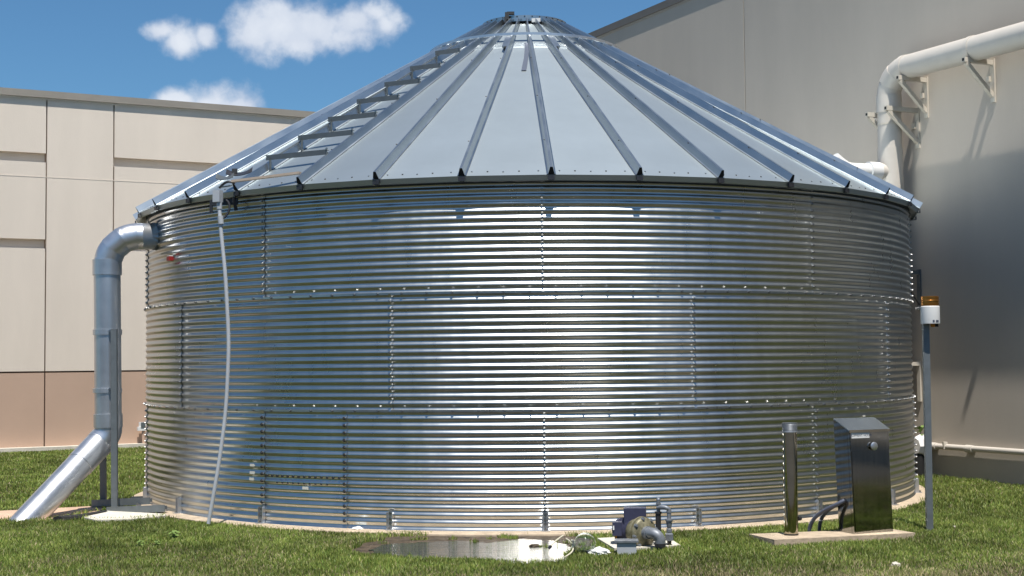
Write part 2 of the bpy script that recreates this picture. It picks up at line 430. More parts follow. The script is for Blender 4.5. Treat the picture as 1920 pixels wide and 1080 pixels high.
# anchors
bm = new()
bx = lambda c, s, m=0: box(bm, tp(0, R, 0)+Vector(c), s, None, m)
bx((-.026, -.022, .075), (.006, .045, .17)); bx((.026, -.022, .075), (.006, .045, .17)); bx((0, -.012, .085), (.05, .005, .17)); bx((0, -.035, .004), (.075, .08, .008))
for z in (.06, .10, .155): hexbolt(bm, tp(0, R+.016, z), (0, -1, 0), .010, .010, 1)
hexbolt(bm, tp(0, R+.05, .010), (0, 0, 1), .011, .012, 1)
anc = link('anchor_bracket', bm, ['duct', 'bolt'], tank); anc.rotation_euler.z = PS
for k in range(1, 20): clone(anc, tank, rz=PS+k*D36/2)

# roof -------------------------------------------------------------
SL = math.radians(30.0); RT0 = .56
def rz_(r): return ZE + .028 + (RE-r)*math.tan(SL)
ch = math.cos(D10/2)
def pn(a, r, dz=0): return tp(a, r, rz_(r)+dz)
nsl = Vector((0, -math.sin(SL), math.cos(SL)))
def panel_bm():
    bm = new()
    h = D10/2
    nseg = 5; rows = []
    stations = [(RE, 0), (3.6, 0), (2.5, 0), (1.36, 0), (1.352, .004), (RT0, .004)]
    for r, dz in stations:
        A = pn(0, r, dz); B = pn(D10, r, dz)
        rows.append([bm.verts.new(A.lerp(B, t) + nsl*0) for t in (0, .5, 1)])
    for p, q in zip(rows, rows[1:]):
        for i in range(2): bm.faces.new((p[i], p[i+1], q[i+1], q[i]))
    # drip edge
    A = pn(0, RE); B = pn(D10, RE)
    inn = (TC-A.lerp(B, .5)); inn.z = 0; inn.normalize()
    v = [bm.verts.new(x) for x in (A, B, B+inn*.018+Vector((0, 0, -.044)), A+inn*.018+Vector((0, 0, -.044)))]
    bm.faces.new(v)
    v2 = [bm.verts.new(x) for x in (A+inn*.018+Vector((0, 0, -.044)), B+inn*.018+Vector((0, 0, -.044)), B+inn*.03+Vector((0, 0, -.050)), A+inn*.03+Vector((0, 0, -.050)))]
    bm.faces.new(v2)
    rp = Matrix.Rotation(D10/2, 3, 'Z')
    nn = rp @ nsl
    for t, rr_, mi in ((.1, 4.62, 1), (.28, 4.62, 2), (.46, 4.63, 1), (.64, 4.62, 2), (.86, 4.62, 1)):
        p = pn(0, rr_).lerp(pn(D10, rr_), t); tube(bm, [p-nn*.002, p+nn*.006], .0085, 6, True, mi)
    return bm
RIBH, RW, RTW = .078, .027, .012
def rib_bm():
    """raised seam straddling azimuth 0"""
    bm = new()
    prof = [(-RW-.014, .004), (-RW-.002, .010), (-RTW, RIBH), (RTW, RIBH), (RW+.002, .012), (RW+.016, .004)]
    nrm = nsl
    rows = []
    for r, s in ((RE+.004, 1), (3.4, 1), (2.2, 1), (1.25, .85), (.95, .55), (RT0-.02, .42)):
        c = pn(0, r)
        rows.append([bm.verts.new(c + Vector((x*s, 0, 0)) + nrm*z) for x, z in prof])
    for p, q in zip(rows, rows[1:]):
        for i in range(5): bm.faces.new((p[i], p[i+1], q[i+1], q[i]))
    for i, r in enumerate([4.1-1.1*k for k in range(3)]):
        c = pn(0, r) + Vector((-.02 if i % 2 else -.021, 0, 0)) + nrm*(RIBH*.93)
        tube(bm, [c, c+Vector((-.010, 0, .004))], .006, 6, True, 1)
    return bm
def ribend_bm():
    bm = new()
    c = pn(0, RE+.0)
    for x0, z0, x1, z1, yo in ((0, 0, 0, 0, 0),):
        p = [(-RW+.003, .003), (-RTW+.001, RIBH-.003), (RTW-.001, RIBH-.003), (RW-.003, .003)]
        a = [bm.verts.new(c+Vector((x, 0, 0))+nsl*z+Vector((0, -.001, 0))) for x, z in p]
        b = [bm.verts.new(c+Vector((x, 0, 0))+nsl*z+Vector((0, .05, .028))) for x, z in p]
        bm.faces.new(a); bm.faces.new(b)
        for i in range(4): bm.faces.new((a[i], a[(i+1) % 4], b[(i+1) % 4], b[i]))
    return bm
def clip_bm():
    bm = new(); c = pn(0, RE)
    box(bm, c+Vector((0, -.008, -.028)), (.062, .012, .040)); box(bm, c+Vector((0, .02, -.046)), (.04, .05, .006))
    return bm
panel = link('roof_panel', panel_bm(), ['roof', 'bolt', 'boltdark'], tank)
rib = link('rib', rib_bm(), ['rib', 'boltdark'], panel)
rend = link('rib_end_shade', ribend_bm(), 'black', panel)  # black plug painted as the dark inside of the open rib
clip = link('eave_clip', clip_bm(), 'irond', panel, bevel=.003)
panel.rotation_euler.z = PR
for k in range(1, 36):
    c = clone(panel, tank, rz=PR+k*D10)
# soffit ring under the eave
bm = new(); na = 144
rows = [[bm.verts.new(tp(2*PI*i/na, r, z)) for i in range(na)] for r, z in ((R+.012, 3.24), (R+.014, 3.172), (R+.035, 3.168))]
for p, q in zip(rows, rows[1:]):
    for i in range(na): bm.faces.new((p[i], p[(i+1) % na], q[(i+1) % na], q[i]))
link('eave_angle', bm, 'galv', tank, smooth=True)
# top collar
zt = rz_(RT0)
bm = new()
def hoop(bm, r0, r1, z0, z1, n=96, mi=0):
    rs = [[bm.verts.new(tp(2*PI*i/n, r, z)) for i in range(n)] for r, z in ((r0, z0), (r1, z0), (r1, z1), (r0, z1))]
    for j in range(4):
        p, q = rs[j], rs[(j+1) % 4]
        for i in range(n): bm.faces.new((p[i], p[(i+1) % n], q[(i+1) % n], q[i])).material_index = mi
hoop(bm, .515, .545, zt+.045, zt+.085)
hoop(bm, .49, .53, zt+.089, zt+.120)
hoop(bm, .47, .49, zt-.02, zt+.10)
for i in range(36):
    a = PR+D10*i+.05
    hexbolt(bm, tp(a, .543, zt+.064), tp(a, 1, 0)-TC, .008, .008, 1)
    hexbolt(bm, tp(a+.08, .532, zt+.105), tp(a, 1, 0)-TC, .006, .006, 2)
link('top_collar', bm, ['rib', 'bolt', 'boltdark'], tank)
bm = new(); lathe(bm, TC+Vector((0, 0, zt-.02)), [(.475, 0), (.475, .03), (.3, .06), (0, .085)], 48); link('roof_lid', bm, 'galv', tank, smooth=True)
bm = new(); lathe(bm, TC+Vector((0, 0, zt-.03)), [(.46, -.02), (.505, .0), (.505, .07), (.46, .08)], 48); link('collar_shadow_band', bm, 'black', tank, smooth=True).name = 'gap_shade'  # black band painted as the shade in the gap under the collar
# latch at the collar + white scrap
bm = new(); p = tp(-.40, .56, zt+.11)
box(bm, p, (.05, .06, .09)); box(bm, p+Vector((.045, 0, .035)), (.09, .05, .035)); box(bm, p+Vector((-.02, -.01, -.05)), (.03, .05, .07)); link('collar_latch', bm, 'boltdark', tank, bevel=.006)
bm = new(); p = tp(.22, .60, zt+.02)
prism(bm, [(p.x-.05, p.y-.0), (p.x+.055, p.y-.02), (p.x+.03, p.y+.05), (p.x-.035, p.y+.06)], p.z-.0, p.z+.045); link('pale_latch_plate', bm, 'white', tank, bevel=.004)
# tension ring standing on the ribs
bm = new(); zr = rz_(1.19)+.085
hoop(bm, 1.180, 1.20, zr, zr+.030, 108); hoop(bm, 1.15, 1.18, zr+.026, zr+.032, 108)
for k in range(36):
    a = PR+k*D10
    beam(bm, tp(a, 1.188, zr-.03), tp(a, 1.188, zr+.01), .03, .02); 
link('tension_ring', bm, 'duct', tank)
for k, w in ((-1, .05), (1, .05)):
    bm = new(); a = PR+k*D10
    e = .03*(1 if k > 0 else -1)
    p0 = tp(a+ (.03 if k > 0 else -.03), 1.20, rz_(1.20)+.07); p1 = tp(a+(.022 if k > 0 else -.022), 1.52, rz_(1.52)+.065)
    beam(bm, p0, p1, .075, .02); link('ring_lug', bm, 'rib', tank, bevel=.004)
    bm = new(); tube(bm, [p1+Vector((0, -.02, -.03)), p1+Vector((0, .02, -.01))], .022, 10); link('lug_bolt', bm, 'boltdark', tank)
# dark streak on the roof panel just left of the front rib
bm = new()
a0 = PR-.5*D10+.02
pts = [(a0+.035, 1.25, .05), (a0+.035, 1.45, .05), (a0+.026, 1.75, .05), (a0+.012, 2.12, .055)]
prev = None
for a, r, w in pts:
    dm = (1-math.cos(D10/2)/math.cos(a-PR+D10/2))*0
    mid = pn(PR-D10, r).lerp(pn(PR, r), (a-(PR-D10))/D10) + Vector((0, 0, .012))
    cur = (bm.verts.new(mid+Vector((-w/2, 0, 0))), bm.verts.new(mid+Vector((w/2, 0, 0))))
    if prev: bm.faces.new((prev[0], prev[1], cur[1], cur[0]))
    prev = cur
link('dark_streak', bm, 'streakmark', tank)

# roof ladder: rungs between two ribs, left of the front
def rib_end(k, px, off):
    a = PR+k*D10; nn = Matrix.Rotation(a, 3, 'Z') @ nsl; lo, hi = .8, 4.69
    for _ in range(50):
        m = (lo+hi)/2; p = pn(a, m)+nn*off; v = p-Vector((0, 0, CAMH))
        if 960+F*v.dot(rt)/v.dot(fw) > px: lo = m
        else: hi = m
    return pn(a, lo)+nn*off
def rung(name, pxl, pxr):
    pr, pl = rib_end(-3, pxr, .098), rib_end(-4, pxl, .125)
    bm = new()
    d = (pl-pr).normalized(); u = Vector((0, 0, 1)); o = d.cross(u).normalized()
    if o.y > 0: o = -o
    beam(bm, pr, pl, .006, .052, upv=u); beam(bm, pr-o*.018+Vector((0, 0, .019)), pl-o*.018+Vector((0, 0, .019)), .036, .005, upv=u)
    ft = pl.lerp(pr, .07); fb = ft.copy(); fb.z = rz_(math.hypot(ft.x-TC.x, ft.y-TC.y))+.004
    beam(bm, ft, fb, .03, .006, upv=(d))
    ft2 = pr.lerp(pl, .0); fb2 = ft2.copy(); fb2.z -= .05
    beam(bm, ft2, fb2, .03, .006, upv=(d))
    hexbolt(bm, pr+o*.004+Vector((0, 0, .03)), o, .009, .008, 1)
    return link(name, bm, ['rung', 'bolt'], lad)
lad = link('roof_ladder', (lambda b: (beam(b, pn(PR-4*D10, 4.15, .088), pn(PR-4*D10, 1.3, .088), .006, .03), b)[1])(new()), 'galv', tank)
for pxl, pxr in ((499, 613), (559, 661), (615, 705), (669, 747), (721, 787), (769, 825), (816, 862)): rung('rung', pxl, pxr)
# red reflector
def wall_pt(px, py, off=0, RR=R):
    x = (px-960)/F; a = 0
    for _ in range(300): a = .5*a+.5*math.asin(max(-.995, min(.995, (x*(TC.y-RR*math.cos(a))-TC.x)/RR)))
    p = at(px, py, TC.y-RR*math.cos(a)); return a, p
a, p = wall_pt(323, 485)
q = tp(a, R+.03, p.z)
bm = new(); box(bm, q, (.075, .05, .045), rz(a)); o = link('red_reflector', bm, 'red', tank, bevel=.01)
bm = new(); box(bm, q+Vector((0, 0, .028)), (.07, .045, .008), rz(a)); link('reflector_cap', bm, 'white', tank, bevel=.003)
# long flat strip (patch plate) on the left roof
bm = new()
for (r0, r1, w, aa) in ((4.55, 3.3, .30, PR-4.5*D10),):
    A = pn(PR-5*D10, r0).lerp(pn(PR-4*D10, r0), .5); B = pn(PR-5*D10, r1).lerp(pn(PR-4*D10, r1), .5)
    beam(bm, A+Vector((0, 0, .012)), B+Vector((0, 0, .012)), .22, .006, upv=(0, 0, 1))
link('roof_patch', bm, 'roof', tank)

# torn metal flashing at the eave, wooden strip
fl = thing('metal_flashing', at(425, 330, 13.75), 'torn dark metal flashing lying on the roof edge above the junction box', 'flashing')
def curved_plate(a, b, wdt, sag, mats='galv'):
    bm = new(); a = Vector(a); b = Vector(b); n = 8; rows = []
    for i in range(n+1):
        t = i/n; p = a.lerp(b, t) + Vector((0, 0, -sag*4*t*(1-t)))
        w = wdt*(1-.75*abs(2*t-1)**2)
        rows.append([bm.verts.new(p+Vector((0, yy*w, zz))) for yy, zz in ((-.5, 0), (.5, .05), (.5, .043), (-.5, -.007))])
    for p, q in zip(rows, rows[1:]):
        for i in range(4): bm.faces.new((p[i], p[(i+1) % 4], q[(i+1) % 4], q[i]))
    bm.faces.new(rows[0]); bm.faces.new(rows[-1]); return bm
link('flap', curved_plate(at(405, 334, 13.72), at(438, 332, 13.68), .16, .03), 'rung', fl, smooth=True)
link('flap', curved_plate(at(424, 326, 13.8), at(473, 322, 13.9), .14, .035), 'irond', fl, smooth=True)
bm = new(); tube(bm, bez(at(412, 352, 13.66), at(420, 342, 13.6), at(430, 336, 13.6), at(440, 345, 13.62)), .012, 8); link('cable', bm, 'irond', fl, smooth=True)
bm = new(); box(bm, at(440, 321, 13.85), (.05, .03, .05)); link('hinge', bm, 'boltdark', fl, bevel=.005)
bm = new(); beam(bm, at(436, 340, 13.55), at(563, 324, 13.30), .05, .022, upv=(0, 0, 1))
tag(link('wooden_strip', bm, 'tan', origin=at(436, 340, 13.55), bevel=.003), 'weathered tan strip lying across the roof edge below the rungs', 'wooden strip')

# ------------------------------------------------------------------ leaning conduit with box
top = at(411, 385, 13.62)
path = [top, at(415, 440, 13.60), at(421, 500, 13.58), at(425, 560, 13.57), at(428.5, 640, 13.56), at(427, 700, 13.55), at(423, 770, 13.54), at(416, 830, 13.52), at(407, 890, 13.5), at(391, 982, 13.48)]
# smooth path by Catmull-Rom
def crom(P, k=5):
    out = []
    for i in range(len(P)-1):
        p0, p1, p2, p3 = P[max(i-1, 0)], P[i], P[i+1], P[min(i+2, len(P)-1)]
        for j in range(k):
            t = j/k; out.append(.5*((2*p1)+(p2-p0)*t+(2*p0-5*p1+4*p2-p3)*t*t+(3*p1-p0-3*p2+p3)*t**3))
    return out+[P[-1]]
cp_ = thing('conduit_pole', path[-1], 'thin bowed grey conduit leaning from grass up to roof eave', 'conduit')
bm = new(); tube(bm, crom(path), .019, 12); link('pipe', bm, 'conduit', cp_, smooth=True)
bm = new(); cyl(bm, at(413, 405, 13.6), at(414.5, 420, 13.6), .028, 12); cyl(bm, at(411, 372, 13.62), at(411.5, 392, 13.62), .027, 12)
link('coupling', bm, 'conduit', cp_, smooth=True)
bm = new(); box(bm, at(408.5, 368, 13.62), (.075, .07, .115), rz(-.35)); link('junction_box', bm, 'conduit', cp_, bevel=.004)
bm = new(); tube(bm, bez(at(424, 375, 13.66), at(437, 383, 13.64), at(428, 405, 13.64), at(418, 409, 13.62)), .011, 8); link('cable_loop', bm, 'irond', cp_, smooth=True)
bm = new(); beam(bm, at(396, 376, 13.80), at(396, 400, 13.80), .02, .03); beam(bm, at(396, 380, 13.80), at(446, 378, 13.75), .02, .06); beam(bm, at(438, 370, 13.74), at(443, 395, 13.76), .025, .03)
link('mounting_bracket', bm, 'irond', cp_, bevel=.003)

# ------------------------------------------------------------------ overflow pipe (left)
YP = 15.2; rp = .144
ov = thing('overflow_pipe', at(201, 955, YP), 'fat silver overflow pipe bending from tank wall down to the lawn', 'pipe')
c_top = at(201, 497, YP); c_bot = at(203, 800, YP)
stub0 = at(303, 443, YP+.22); stub1 = at(252, 443, YP+.02)
bm = new(); tube(bm, [at(290, 443, YP+.16), stub1+Vector((.02, .01, 0))], rp, 32); link('stub', bm, 'duct', ov, smooth=True)
bm = new(); tube(bm, [stub0+Vector((.06, .03, 0)), at(287, 443, YP+.14)], rp*1.045, 32); link('wall_collar', bm, 'galv', ov, smooth=True)
# segmented elbow
elp = [at(256, 443, YP+.03), at(232, 449, YP), at(212, 466, YP), at(202, 490, YP)]
for i in range(3):
    bm = new(); a, b = elp[i], elp[i+1]
    d = (b-a).normalized()
    pts = crom([a, b], 3)
    # slightly overlapping mitred segment
    tube(bm, [a-d*.02, b+d*.02], rp*(1+.006*(i % 2)), 32); link('elbow_segment', bm, 'duct', ov, smooth=True)
bm = new(); full = crom([at(268, 443, YP+.05), at(248, 444, YP+.02), at(231, 450, YP), at(213, 465, YP), at(204, 480, YP), at(201.5, 500, YP)], 5)
tube(bm, full, rp*.992, 32); link('elbow', bm, 'duct', ov, smooth=True)
bm = new(); cyl(bm, at(201, 487, YP), at(201, 516, YP), rp*1.075, 32); link('socket', bm, 'duct', ov, smooth=True)
bm = new(); cyl(bm, at(201, 514, YP), at(203, 790, YP), rp*.985, 32); link('vertical_pipe', bm, 'duct', ov, smooth=True)
for y0, y1 in ((618, 628), (728, 736)):
    bm = new(); cyl(bm, at(201.5, y0, YP), at(201.5, y1, YP), rp*1.07, 32); hexbolt(bm, at(206.5, (y0+y1)/2-2, YP-rp*1.07), (0, -1, 0), .012, .012, 1)
    link('strap', bm, ['duct', 'bolt'], ov, smooth=True)
bm = new(); cyl(bm, at(202.5, 776, YP), at(203, 801, YP), rp*1.06, 32); link('socket', bm, 'duct', ov, smooth=True)
d0 = at(203, 812, YP); d1 = at(43, 990, YP-1.05)
bm = new(); tube(bm, crom([at(203, 790, YP), at(202, 812, YP), at(186, 832, YP-.04), at(160, 860, YP-.12)], 5), rp, 32); link('elbow', bm, 'duct', ov, smooth=True)
dd = (at(30, 998, YP-1.0)-at(186, 832, YP-.04)); dn = dd.normalized()
s0 = at(186, 832, YP-.04)
bm = new(); tube(bm, [s0-dn*.10, s0+dn*.02], rp*1.05, 32); link('elbow_band', bm, 'duct', ov, smooth=True)
bm = new(); tube(bm, [s0+dn*.02, s0+dn*.34], rp*1.03, 32); link('elbow_band', bm, 'duct', ov, smooth=True)
bm = new(); e = s0+dd; rr_ = tube(bm, [s0+dn*.3, e], rp*.985, 32, caps=False); link('outlet_pipe', bm, 'duct', ov, smooth=True)
# posts and base channels
sup = thing('pipe_support', at(204, 958, 15.1), 'two grey steel posts on channel feet propping the overflow pipe', 'pipe support')
for (px, y0, y1, Y) in ((214, 617, 955, YP-.17), (193, 820, 944, YP+.35)):
    bm = new(); beam(bm, at(px, y0, Y), at(px+1, y1, Y), .062, .05, upv=(0, 1, 0)); link('post', bm, 'galv', sup, bevel=.004)
def channel(a, b, h, w):
    bm = new(); a = Vector(a); b = Vector(b)
    beam(bm, a, b, .008, h, upv=(0, 0, 1)); off = Vector((0, w, 0))
    beam(bm, a+off, b+off, .008, h*.5, upv=(0, 0, 1)); beam(bm, a+off/2-Vector((0, 0, h/2-.004)), b+off/2-Vector((0, 0, h/2-.004)), w-.01, .007, upv=(0, 0, 1))
    return bm
link('base_channel', channel(at(200, 957, 14.95), at(309, 953, 14.6), .072, .09), 'galv', sup)
bm = channel(at(172, 944, 15.5), at(281, 939, 15.1), .075, .09); hexbolt(bm, at(260, 946, 15.15), (0, -1, 0), .02, .02, 1); link('base_channel', bm, ['galv', 'bolt'], sup)
# concrete around
bm = new(); P = [atz(x, y, GZ+.02) for x, y in ((148, 969), (172, 962), (215, 957), (300, 954), (332, 957), (322, 966), (290, 971), (240, 975), (178, 976))]
prism(bm, [(p.x, p.y) for p in P], GZ-.02, GZ+.028); tag(link('concrete_apron', bm, 'pale', bevel=.012), kind='structure')
bm = new(); P = [atz(x, y, GZ+.01) for x, y in ((-80, 962), (120, 952), (175, 949), (200, 953), (150, 968), (100, 978), (-80, 980))]
prism(bm, [(p.x, p.y) for p in P], GZ-.02, GZ+.012); tag(link('splash_path', bm, 'pink'), kind='structure')
bm = new(); tube(bm, [at(108, 972, 14.1), at(150, 967, 14.4), at(196, 958, 14.85)], [.07, .055, .04], 8)
for v in bm.verts: v.co.z = max(GZ-.01, (v.co.z-GZ)*.6+GZ)
tag(link('rubber_mat', bm, 'black', origin=at(108, 975, 14.1)), 'rolled black rubber sheet beside the outlet of the silver pipe', 'rubber sheet')

# ------------------------------------------------------------------ left building
LB0 = Vector((-9.31, 25.5, 0)); ld = Vector((5.47, 2.87, 0)).normalized(); ln_ = Vector((ld.y, -ld.x, 0))   # facing normal
lb = thing('warehouse', LB0, 'cream concrete warehouse with tan base band behind the tank on the left', 'warehouse')
def LP(s, z, out=0): return LB0 + ld*s + ln_*out + Vector((0, 0, z))
def lx(px):   # distance along wall where column px meets the facade
    k = (px-960)/F; return (k*LB0.y-LB0.x)/(ld.x-k*ld.y)
def slab(s0, s1, z0, z1, o0, o1, name, m, par, bevel=0, D=None):
    bm = new(); A = LP(s0, z0, o0); 
    vs = [bm.verts.new(LP(s, z, o)) for s in (s0, s1) for o in (o0, o1) for z in (z0, z1)]
    for f in ((0, 1, 3, 2), (4, 6, 7, 5), (0, 4, 5, 1), (2, 3, 7, 6), (0, 2, 6, 4), (1, 5, 7, 3)): bm.faces.new([vs[i] for i in f])
    return link(name, bm, m, par, bevel=bevel)
ZT = 6.50; ZB = 1.42
cols = [(-16, lx(84), True), (lx(84), lx(211), False), (lx(211), 34, True)]
for s0, s1, slots in cols:
    g = .012
    zs = [(ZB+.015, 3.70, 0), (3.70, 3.87, 1), (3.87, 5.30, 0), (5.30, 5.47, 1), (5.47, ZT, 0)] if slots else [(ZB+.015, ZT, 0)]
    bm = new()
    for z0, z1, sl in zs:
        o = -.13 if sl else 0
        vs = [bm.verts.new(LP(s, z, oo)) for s in (s0+g, s1-g) for oo in (-.3, o) for z in (z0, z1)]
        for f in ((0, 1, 3, 2), (4, 6, 7, 5), (0, 4, 5, 1), (2, 3, 7, 6), (0, 2, 6, 4), (1, 5, 7, 3)): bm.faces.new([vs[i] for i in f])
    link('wall_panel', bm, 'paint', lb)
    slab(s0+g, s1-g, -.1, ZB-.015, -.3, 0, 'base_band', 'band', lb)
slab(-16, 34, -.1, ZT-.01, -.6, -.14, 'joint_backing', 'band', lb)
for z in (5.02,):
    slab(-16, 34, z, z+.014, 0, .004, 'reveal_line', 'paint', lb)
slab(-16, 34, ZT, ZT+.13, -.35, .06, 'coping', 'cope2', lb, bevel=.01)
slab(-16, 34, ZT-.035, ZT, -.3, .02, 'coping_flashing', 'paint', lb)
slab(-16, 34, -.1, .055, 0, .22, 'footing', 'pale', lb)
# utility marker
mk = thing('outlet_box', LP(lx(265), .06, .1), 'small white outlet box on a short brown post at the warehouse footing', 'outlet box')
s = lx(265)
bm = new(); box(bm, LP(s, .38, .12), (.14, .07, .15), rz(.48)); box(bm, LP(s, .33, .12), (.20, .09, .07), rz(.48)); link('box', bm, 'white', mk, bevel=.01)
bm = new(); box(bm, LP(s-.005, .41, .17), (.08, .02, .085), rz(.48)); link('socket_plate', bm, 'galv', mk)
bm = new(); beam(bm, LP(s+.02, .04, .13), LP(s+.01, .3, .12), .045, .045); link('post', bm, 'band', mk)

# ------------------------------------------------------------------ right building
RB0 = Vector((6.227, 17.06, 0)); rd = Vector((-3.489, 6.94, 0)).normalized(); rn = Vector((-rd.y, rd.x, 0))
def RP(s, z, out=0): return RB0 + rd*s + rn*out + Vector((0, 0, z))
def rx_(px):
    k = (px-960)/F; return (k*RB0.y-RB0.x)/(rd.x-k*rd.y)
rb = thing('tall_warehouse', RB0, 'tall grey beige warehouse wall close behind the tank on the right', 'warehouse')
def rslab(s0, s1, z0, z1, o0, o1, name, m, par=None, bevel=0):
    bm = new(); vs = [bm.verts.new(RP(s, z, o)) for s in (s0, s1) for o in (o0, o1) for z in (z0, z1)]
    for f in ((0, 1, 3, 2), (4, 6, 7, 5), (0, 4, 5, 1), (2, 3, 7, 6), (0, 2, 6, 4), (1, 5, 7, 3)): bm.faces.new([vs[i] for i in f])
    return link(name, bm, m, par or rb, bevel=bevel)
ZR = 7.62; js = rx_(1404.5)
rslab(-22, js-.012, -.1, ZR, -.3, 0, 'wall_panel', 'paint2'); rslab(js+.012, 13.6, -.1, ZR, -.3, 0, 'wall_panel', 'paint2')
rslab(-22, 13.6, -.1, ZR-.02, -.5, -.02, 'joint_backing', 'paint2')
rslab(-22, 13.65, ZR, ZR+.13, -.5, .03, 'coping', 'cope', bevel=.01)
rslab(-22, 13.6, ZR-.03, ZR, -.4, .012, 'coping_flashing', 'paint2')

# big drain pipe on the wall
PO = .305; rq = .158
dp = thing('drain_pipe', RP(rx_(1668), 0, PO), 'large cream drain pipe running along the wall and down behind the tank', 'pipe')
def dpx(px, py, out=PO):     # point on the plane 'out' in front of the right wall seen at px,py
    d = at(px, py, 10)-Vector((0, 0, CAMH)); o = Vector((0, 0, CAMH)); q = RB0+rn*out
    t = (q-o).dot(rn)/d.dot(rn); return o+d*t
pA = dpx(1925, 63); zp = pA.z
pE = dpx(1700, 127); zp = (pA.z+pE.z)/2; pA.z = zp; pE.z = zp
vx = dpx(1667, 200)
sv = (vx-RB0).dot(rd)
hs = (pE-RB0).dot(rd)
bm = new(); tube(bm, [RP(-21, zp, PO), RP(hs, zp, PO)], rq, 32); link('horizontal_pipe', bm, 'pvc', dp, smooth=True)
for px in (1826, 1698):
    s = (dpx(px, 100)-RB0).dot(rd)
    bm = new(); tube(bm, [RP(s-.035, zp, PO), RP(s+.035, zp, PO)], rq*1.05, 32); link('coupling', bm, 'pvc', dp, smooth=True)
re_ = abs(sv-hs)
arc = [RP(sv-re_*(1-math.sin(t)) if False else hs+(sv-hs)*math.sin(t), zp-re_*(1-math.cos(t)), PO) for t in [i*PI/2/6 for i in range(7)]]
for i in range(0, 6, 2):
    bm = new(); tube(bm, arc[i:i+3], rq*(1.035 if i == 2 else 1.0), 32); link('elbow', bm, 'pvc', dp, smooth=True)
zb0 = arc[-1].z
bm = new(); cyl(bm, RP(sv, zb0+.03, PO), RP(sv, zb0-.20, PO), rq*1.06, 32); link('coupling', bm, 'pvc', dp, smooth=True)
for zz in (zb0-.36, zb0-.95):
    bm = new(); cyl(bm, RP(sv, zz+.012, PO), RP(sv, zz-.012, PO), rq*1.03, 32); link('band', bm, 'cream', dp, smooth=True)
bm = new(); cyl(bm, RP(sv, zb0, PO), RP(sv, -.03, PO), rq, 32); link('vertical_pipe', bm, 'pvc', dp, smooth=True)
zb = dpx(1675, 322).z
bm = new(); cyl(bm, RP(sv, zb-.28, PO), RP(sv, zb+.32, PO), rq*1.05, 32); link('tee', bm, 'pvc', dp, smooth=True)
tq = RP(sv, zb, PO)
tdir = (Vector((-.80, -.34, 0))).normalized()
bm = new(); cyl(bm, tq, tq+tdir*.22+Vector((0, 0, .0)), .115, 24); link('branch', bm, 'pvc', dp, smooth=True)
bm = new(); cyl(bm, tq+tdir*.20, tq+tdir*.37, .125, 24); link('branch_collar', bm, 'pvcw', dp, smooth=True)
bm = new(); tube(bm, crom([tq+tdir*.33, tq+tdir*.66, tq+tdir*.80+Vector((0, 0, .05)), tq+tdir*.92+Vector((0, 0, .13))], 4), .10, 24); link('branch_pipe', bm, 'pvcw', dp, smooth=True)
# wall brackets
def bracket(px, py, label, arm=.50, first=None):
    """py = where the arm meets the wall"""
    p = dpx(px, py, 0); s = (p-RB0).dot(rd); z = p.z
    org = RP(s, z, 0)
    if first is not None:
        c = clone(first, None, loc=org); c['label'] = label; return c
    t = thing('wall_bracket', org, label, 'wall bracket', 'triangular pipe brackets on the right wall')
    bm = new(); beam(bm, RP(s, z, .0), RP(s, z, arm), .055, .06, upv=(0, 0, 1)); link('arm', bm, 'cream', t, bevel=.003)
    bm = new(); beam(bm, RP(s, z-.42, .02), RP(s, z-.03, arm-.04), .05, .05, upv=(0, 0, 1)); link('brace', bm, 'cream', t, bevel=.003)
    bm = new(); beam(bm, RP(s, z+.05, .012), RP(s, z-.50, .012), .024, .07, upv=tuple(rd)); link('wall_plate', bm, 'cream', t, bevel=.003)
    bm = new(); box(bm, RP(s, z, arm+.0015), (.034, .004, .034), rz(math.atan2(rn.y, rn.x)-PI/2)); link('arm_end_shade', bm, 'black', t)  # black square painted as the dark hollow of the arm
    bm = new(); box(bm, RP(s+.045, z-.20, .03), (.05, .05, .07), rz(math.atan2(rn.y, rn.x)-PI/2)); link('bolt_tab', bm, 'cream', t, bevel=.004)
    return t
b0 = bracket(1862, 118, 'rightmost cream triangular bracket under the horizontal drain pipe')
bracket(1737, 151, 'cream triangular bracket just right of the drain pipe elbow', first=b0)
b1 = bracket(1721, 208, 'cream triangular bracket right of the vertical drain pipe', arm=.56)
bracket(1685, 220, 'leftmost cream triangular bracket, partly hidden by the vertical drain pipe', first=b1)
bracket(1990, 78, 'cream triangular bracket beyond the right edge', first=b0)
# pipe foot plates on brackets
# thin conduit low on the wall
lc = thing('wall_conduit', dpx(1920, 849, .05), 'thin cream conduit running low along the right wall', 'conduit')
za = dpx(1920, 849, .05).z; zc_ = dpx(1735, 835, .05).z; s1 = (dpx(1712, 832, .05)-RB0).dot(rd)
bm = new(); tube(bm, [RP(-20, za, .05), RP(s1, zc_, .05)], .037, 16); link('pipe', bm, 'pvc', lc, smooth=True)
for px in (1818, 1750):
    s = (dpx(px, 840, .05)-RB0).dot(rd); zz_ = za+(zc_-za)*(s/s1)
    bm = new(); tube(bm, [RP(s-.06, zz_, .05), RP(s+.06, zz_, .05)], .047, 16); link('coupling', bm, 'pvc', lc, smooth=True)
s = (dpx(1773, 838, .05)-RB0).dot(rd)
bm = new(); beam(bm, RP(s, za-.02, .06), RP(s, za+.07, .06), .06, .05); link('clamp', bm, 'cream', lc, bevel=.004)
